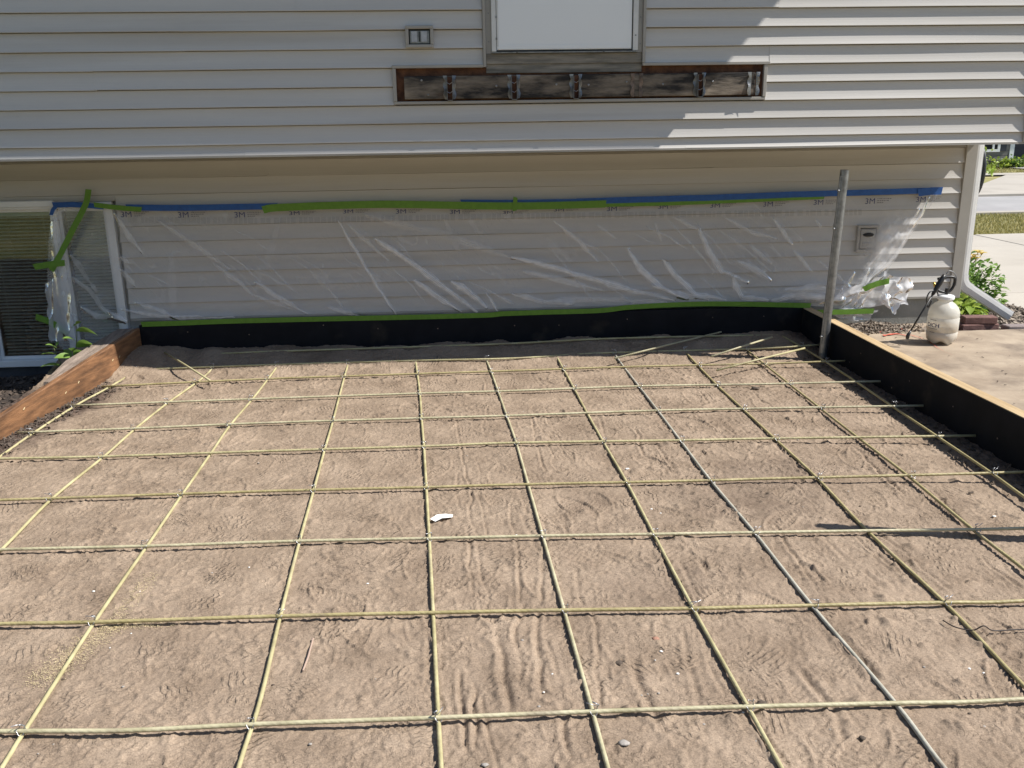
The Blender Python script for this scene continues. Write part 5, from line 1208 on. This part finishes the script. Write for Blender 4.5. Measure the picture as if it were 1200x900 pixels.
for k in range(4): fb('door_panel', xr_+0.35, xr_+5.9, YFH+1.12, YFH+1.149, ZF+0.05+0.59*k, ZF+0.6+0.59*k, 'navy', gd)
zb, zt = W(1160, 178, YFH)[2], W(1160, 160, YFH)[2]
wl, wr = fx(1143), fx(1170)
w_ = fb('window', wl, wr, YFH-0.03, YFH+0.02, zb, zt+0.5, 'dark')
for a, b, c, d in [(wl, wr, zb, zb+0.09), (wl, wl+0.09, zb+0.091, zt+0.5), (wr-0.09, wr, zb+0.091, zt+0.5), (fx(1161), fx(1163.2), zb+0.091, zt+0.41), (wl+0.091, wr-0.091, zt+0.411, zt+0.5)]:
    fb('frame', a, b, YFH-0.07, YFH-0.031, c, d, 'white_paint', w_)
fb('shutter', wr+0.03, fx(1177.5), YFH-0.06, YFH-0.026, zb+0.02, zt+0.5, 'navy'); fb('shutter', wl-0.42, wl-0.03, YFH-0.06, YFH-0.026, zb+0.02, zt+0.5, 'navy')
mesh('roof', [(xl-0.4, YFH-0.5, 3.0), (xr_+7.4, YFH-0.5, 3.0), (xr_+7.4, YFH+4.2, 5.0), (xl-0.4, YFH+4.2, 5.0), (xr_+7.4, YFH+8.5, 3.0), (xl-0.4, YFH+8.5, 3.0)], [(0, 1, 2, 3), (3, 2, 4, 5), (1, 4, 2), (0, 3, 5), (0, 5, 4, 1)], 'far_roof', fh)
for k, px in enumerate((1176, 1186, 1194, 1205)):
    c = W(px, 196, YFH-0.6); bush('foundation_shrub', (c[0], YFH-0.5, ZF), 0.45, 0.35, 0.35+0.05*(k % 2), 110, 0.14, 0.05, 'leaf_lime' if k % 2 == 0 else 'leaf_dark', 'low shrub planted against the grey house across the street', 50+k)['group'] = 'shrubs by the far house'

# ================================================================== TREES ACROSS THE BACK YARD (they show in the window glass)
rt = random.Random(61); V = []; F = []; l0 = leaf_vf(0.42, 0.15, n=2)
for _ in range(1500):
    u = rt.uniform(0, 6.28); v = math.acos(rt.uniform(-0.9, 1)); k = rt.uniform(0.3, 1)**0.4*(0.8+0.25*math.sin(3*u+2*v))
    p = (2.3*k*math.sin(v)*math.cos(u), 2.0*k*math.sin(v)*math.sin(u), 3.6+2.7*k*math.cos(v))
    vf = xform(l0, leafM(p, rt.uniform(0, 6.28), rt.gauss(0, 0.6), rt.gauss(0, 0.6))); o = len(V); V += vf[0]; F += [tuple(i+o for i in q) for q in vf[1]]
crown_me = mkmesh('crown', V, F, 'leaf_dark', True)
trunk_me = mkmesh('trunk', *tube(catmull([(0, 0, -0.1), (0.05, 0.02, 1.2), (-0.04, 0.05, 2.6), (0.06, 0, 4.2)], 4), 0.12, 9, rs=list(np.linspace(0.17, 0.04, 13))), 'twig', True)
for k in range(13):
    e = empty('yard_tree', (-27+4.4*k+rt.uniform(-0.7, 0.7), -11.5+rt.uniform(-1.6, 1.2), ZG-0.03), 'leafy green tree in the row across the back yard facing the house', 'tree', 'trees across the back yard')
    e.rotation_euler = (0, 0, rt.uniform(0, 6.28)); f_ = rt.uniform(0.85, 1.15); e.scale = (f_, f_, f_)
    for nm, me in (('trunk', trunk_me), ('crown', crown_me)):
        o = bpy.data.objects.new(nm, me); COL.objects.link(o); o.parent = e
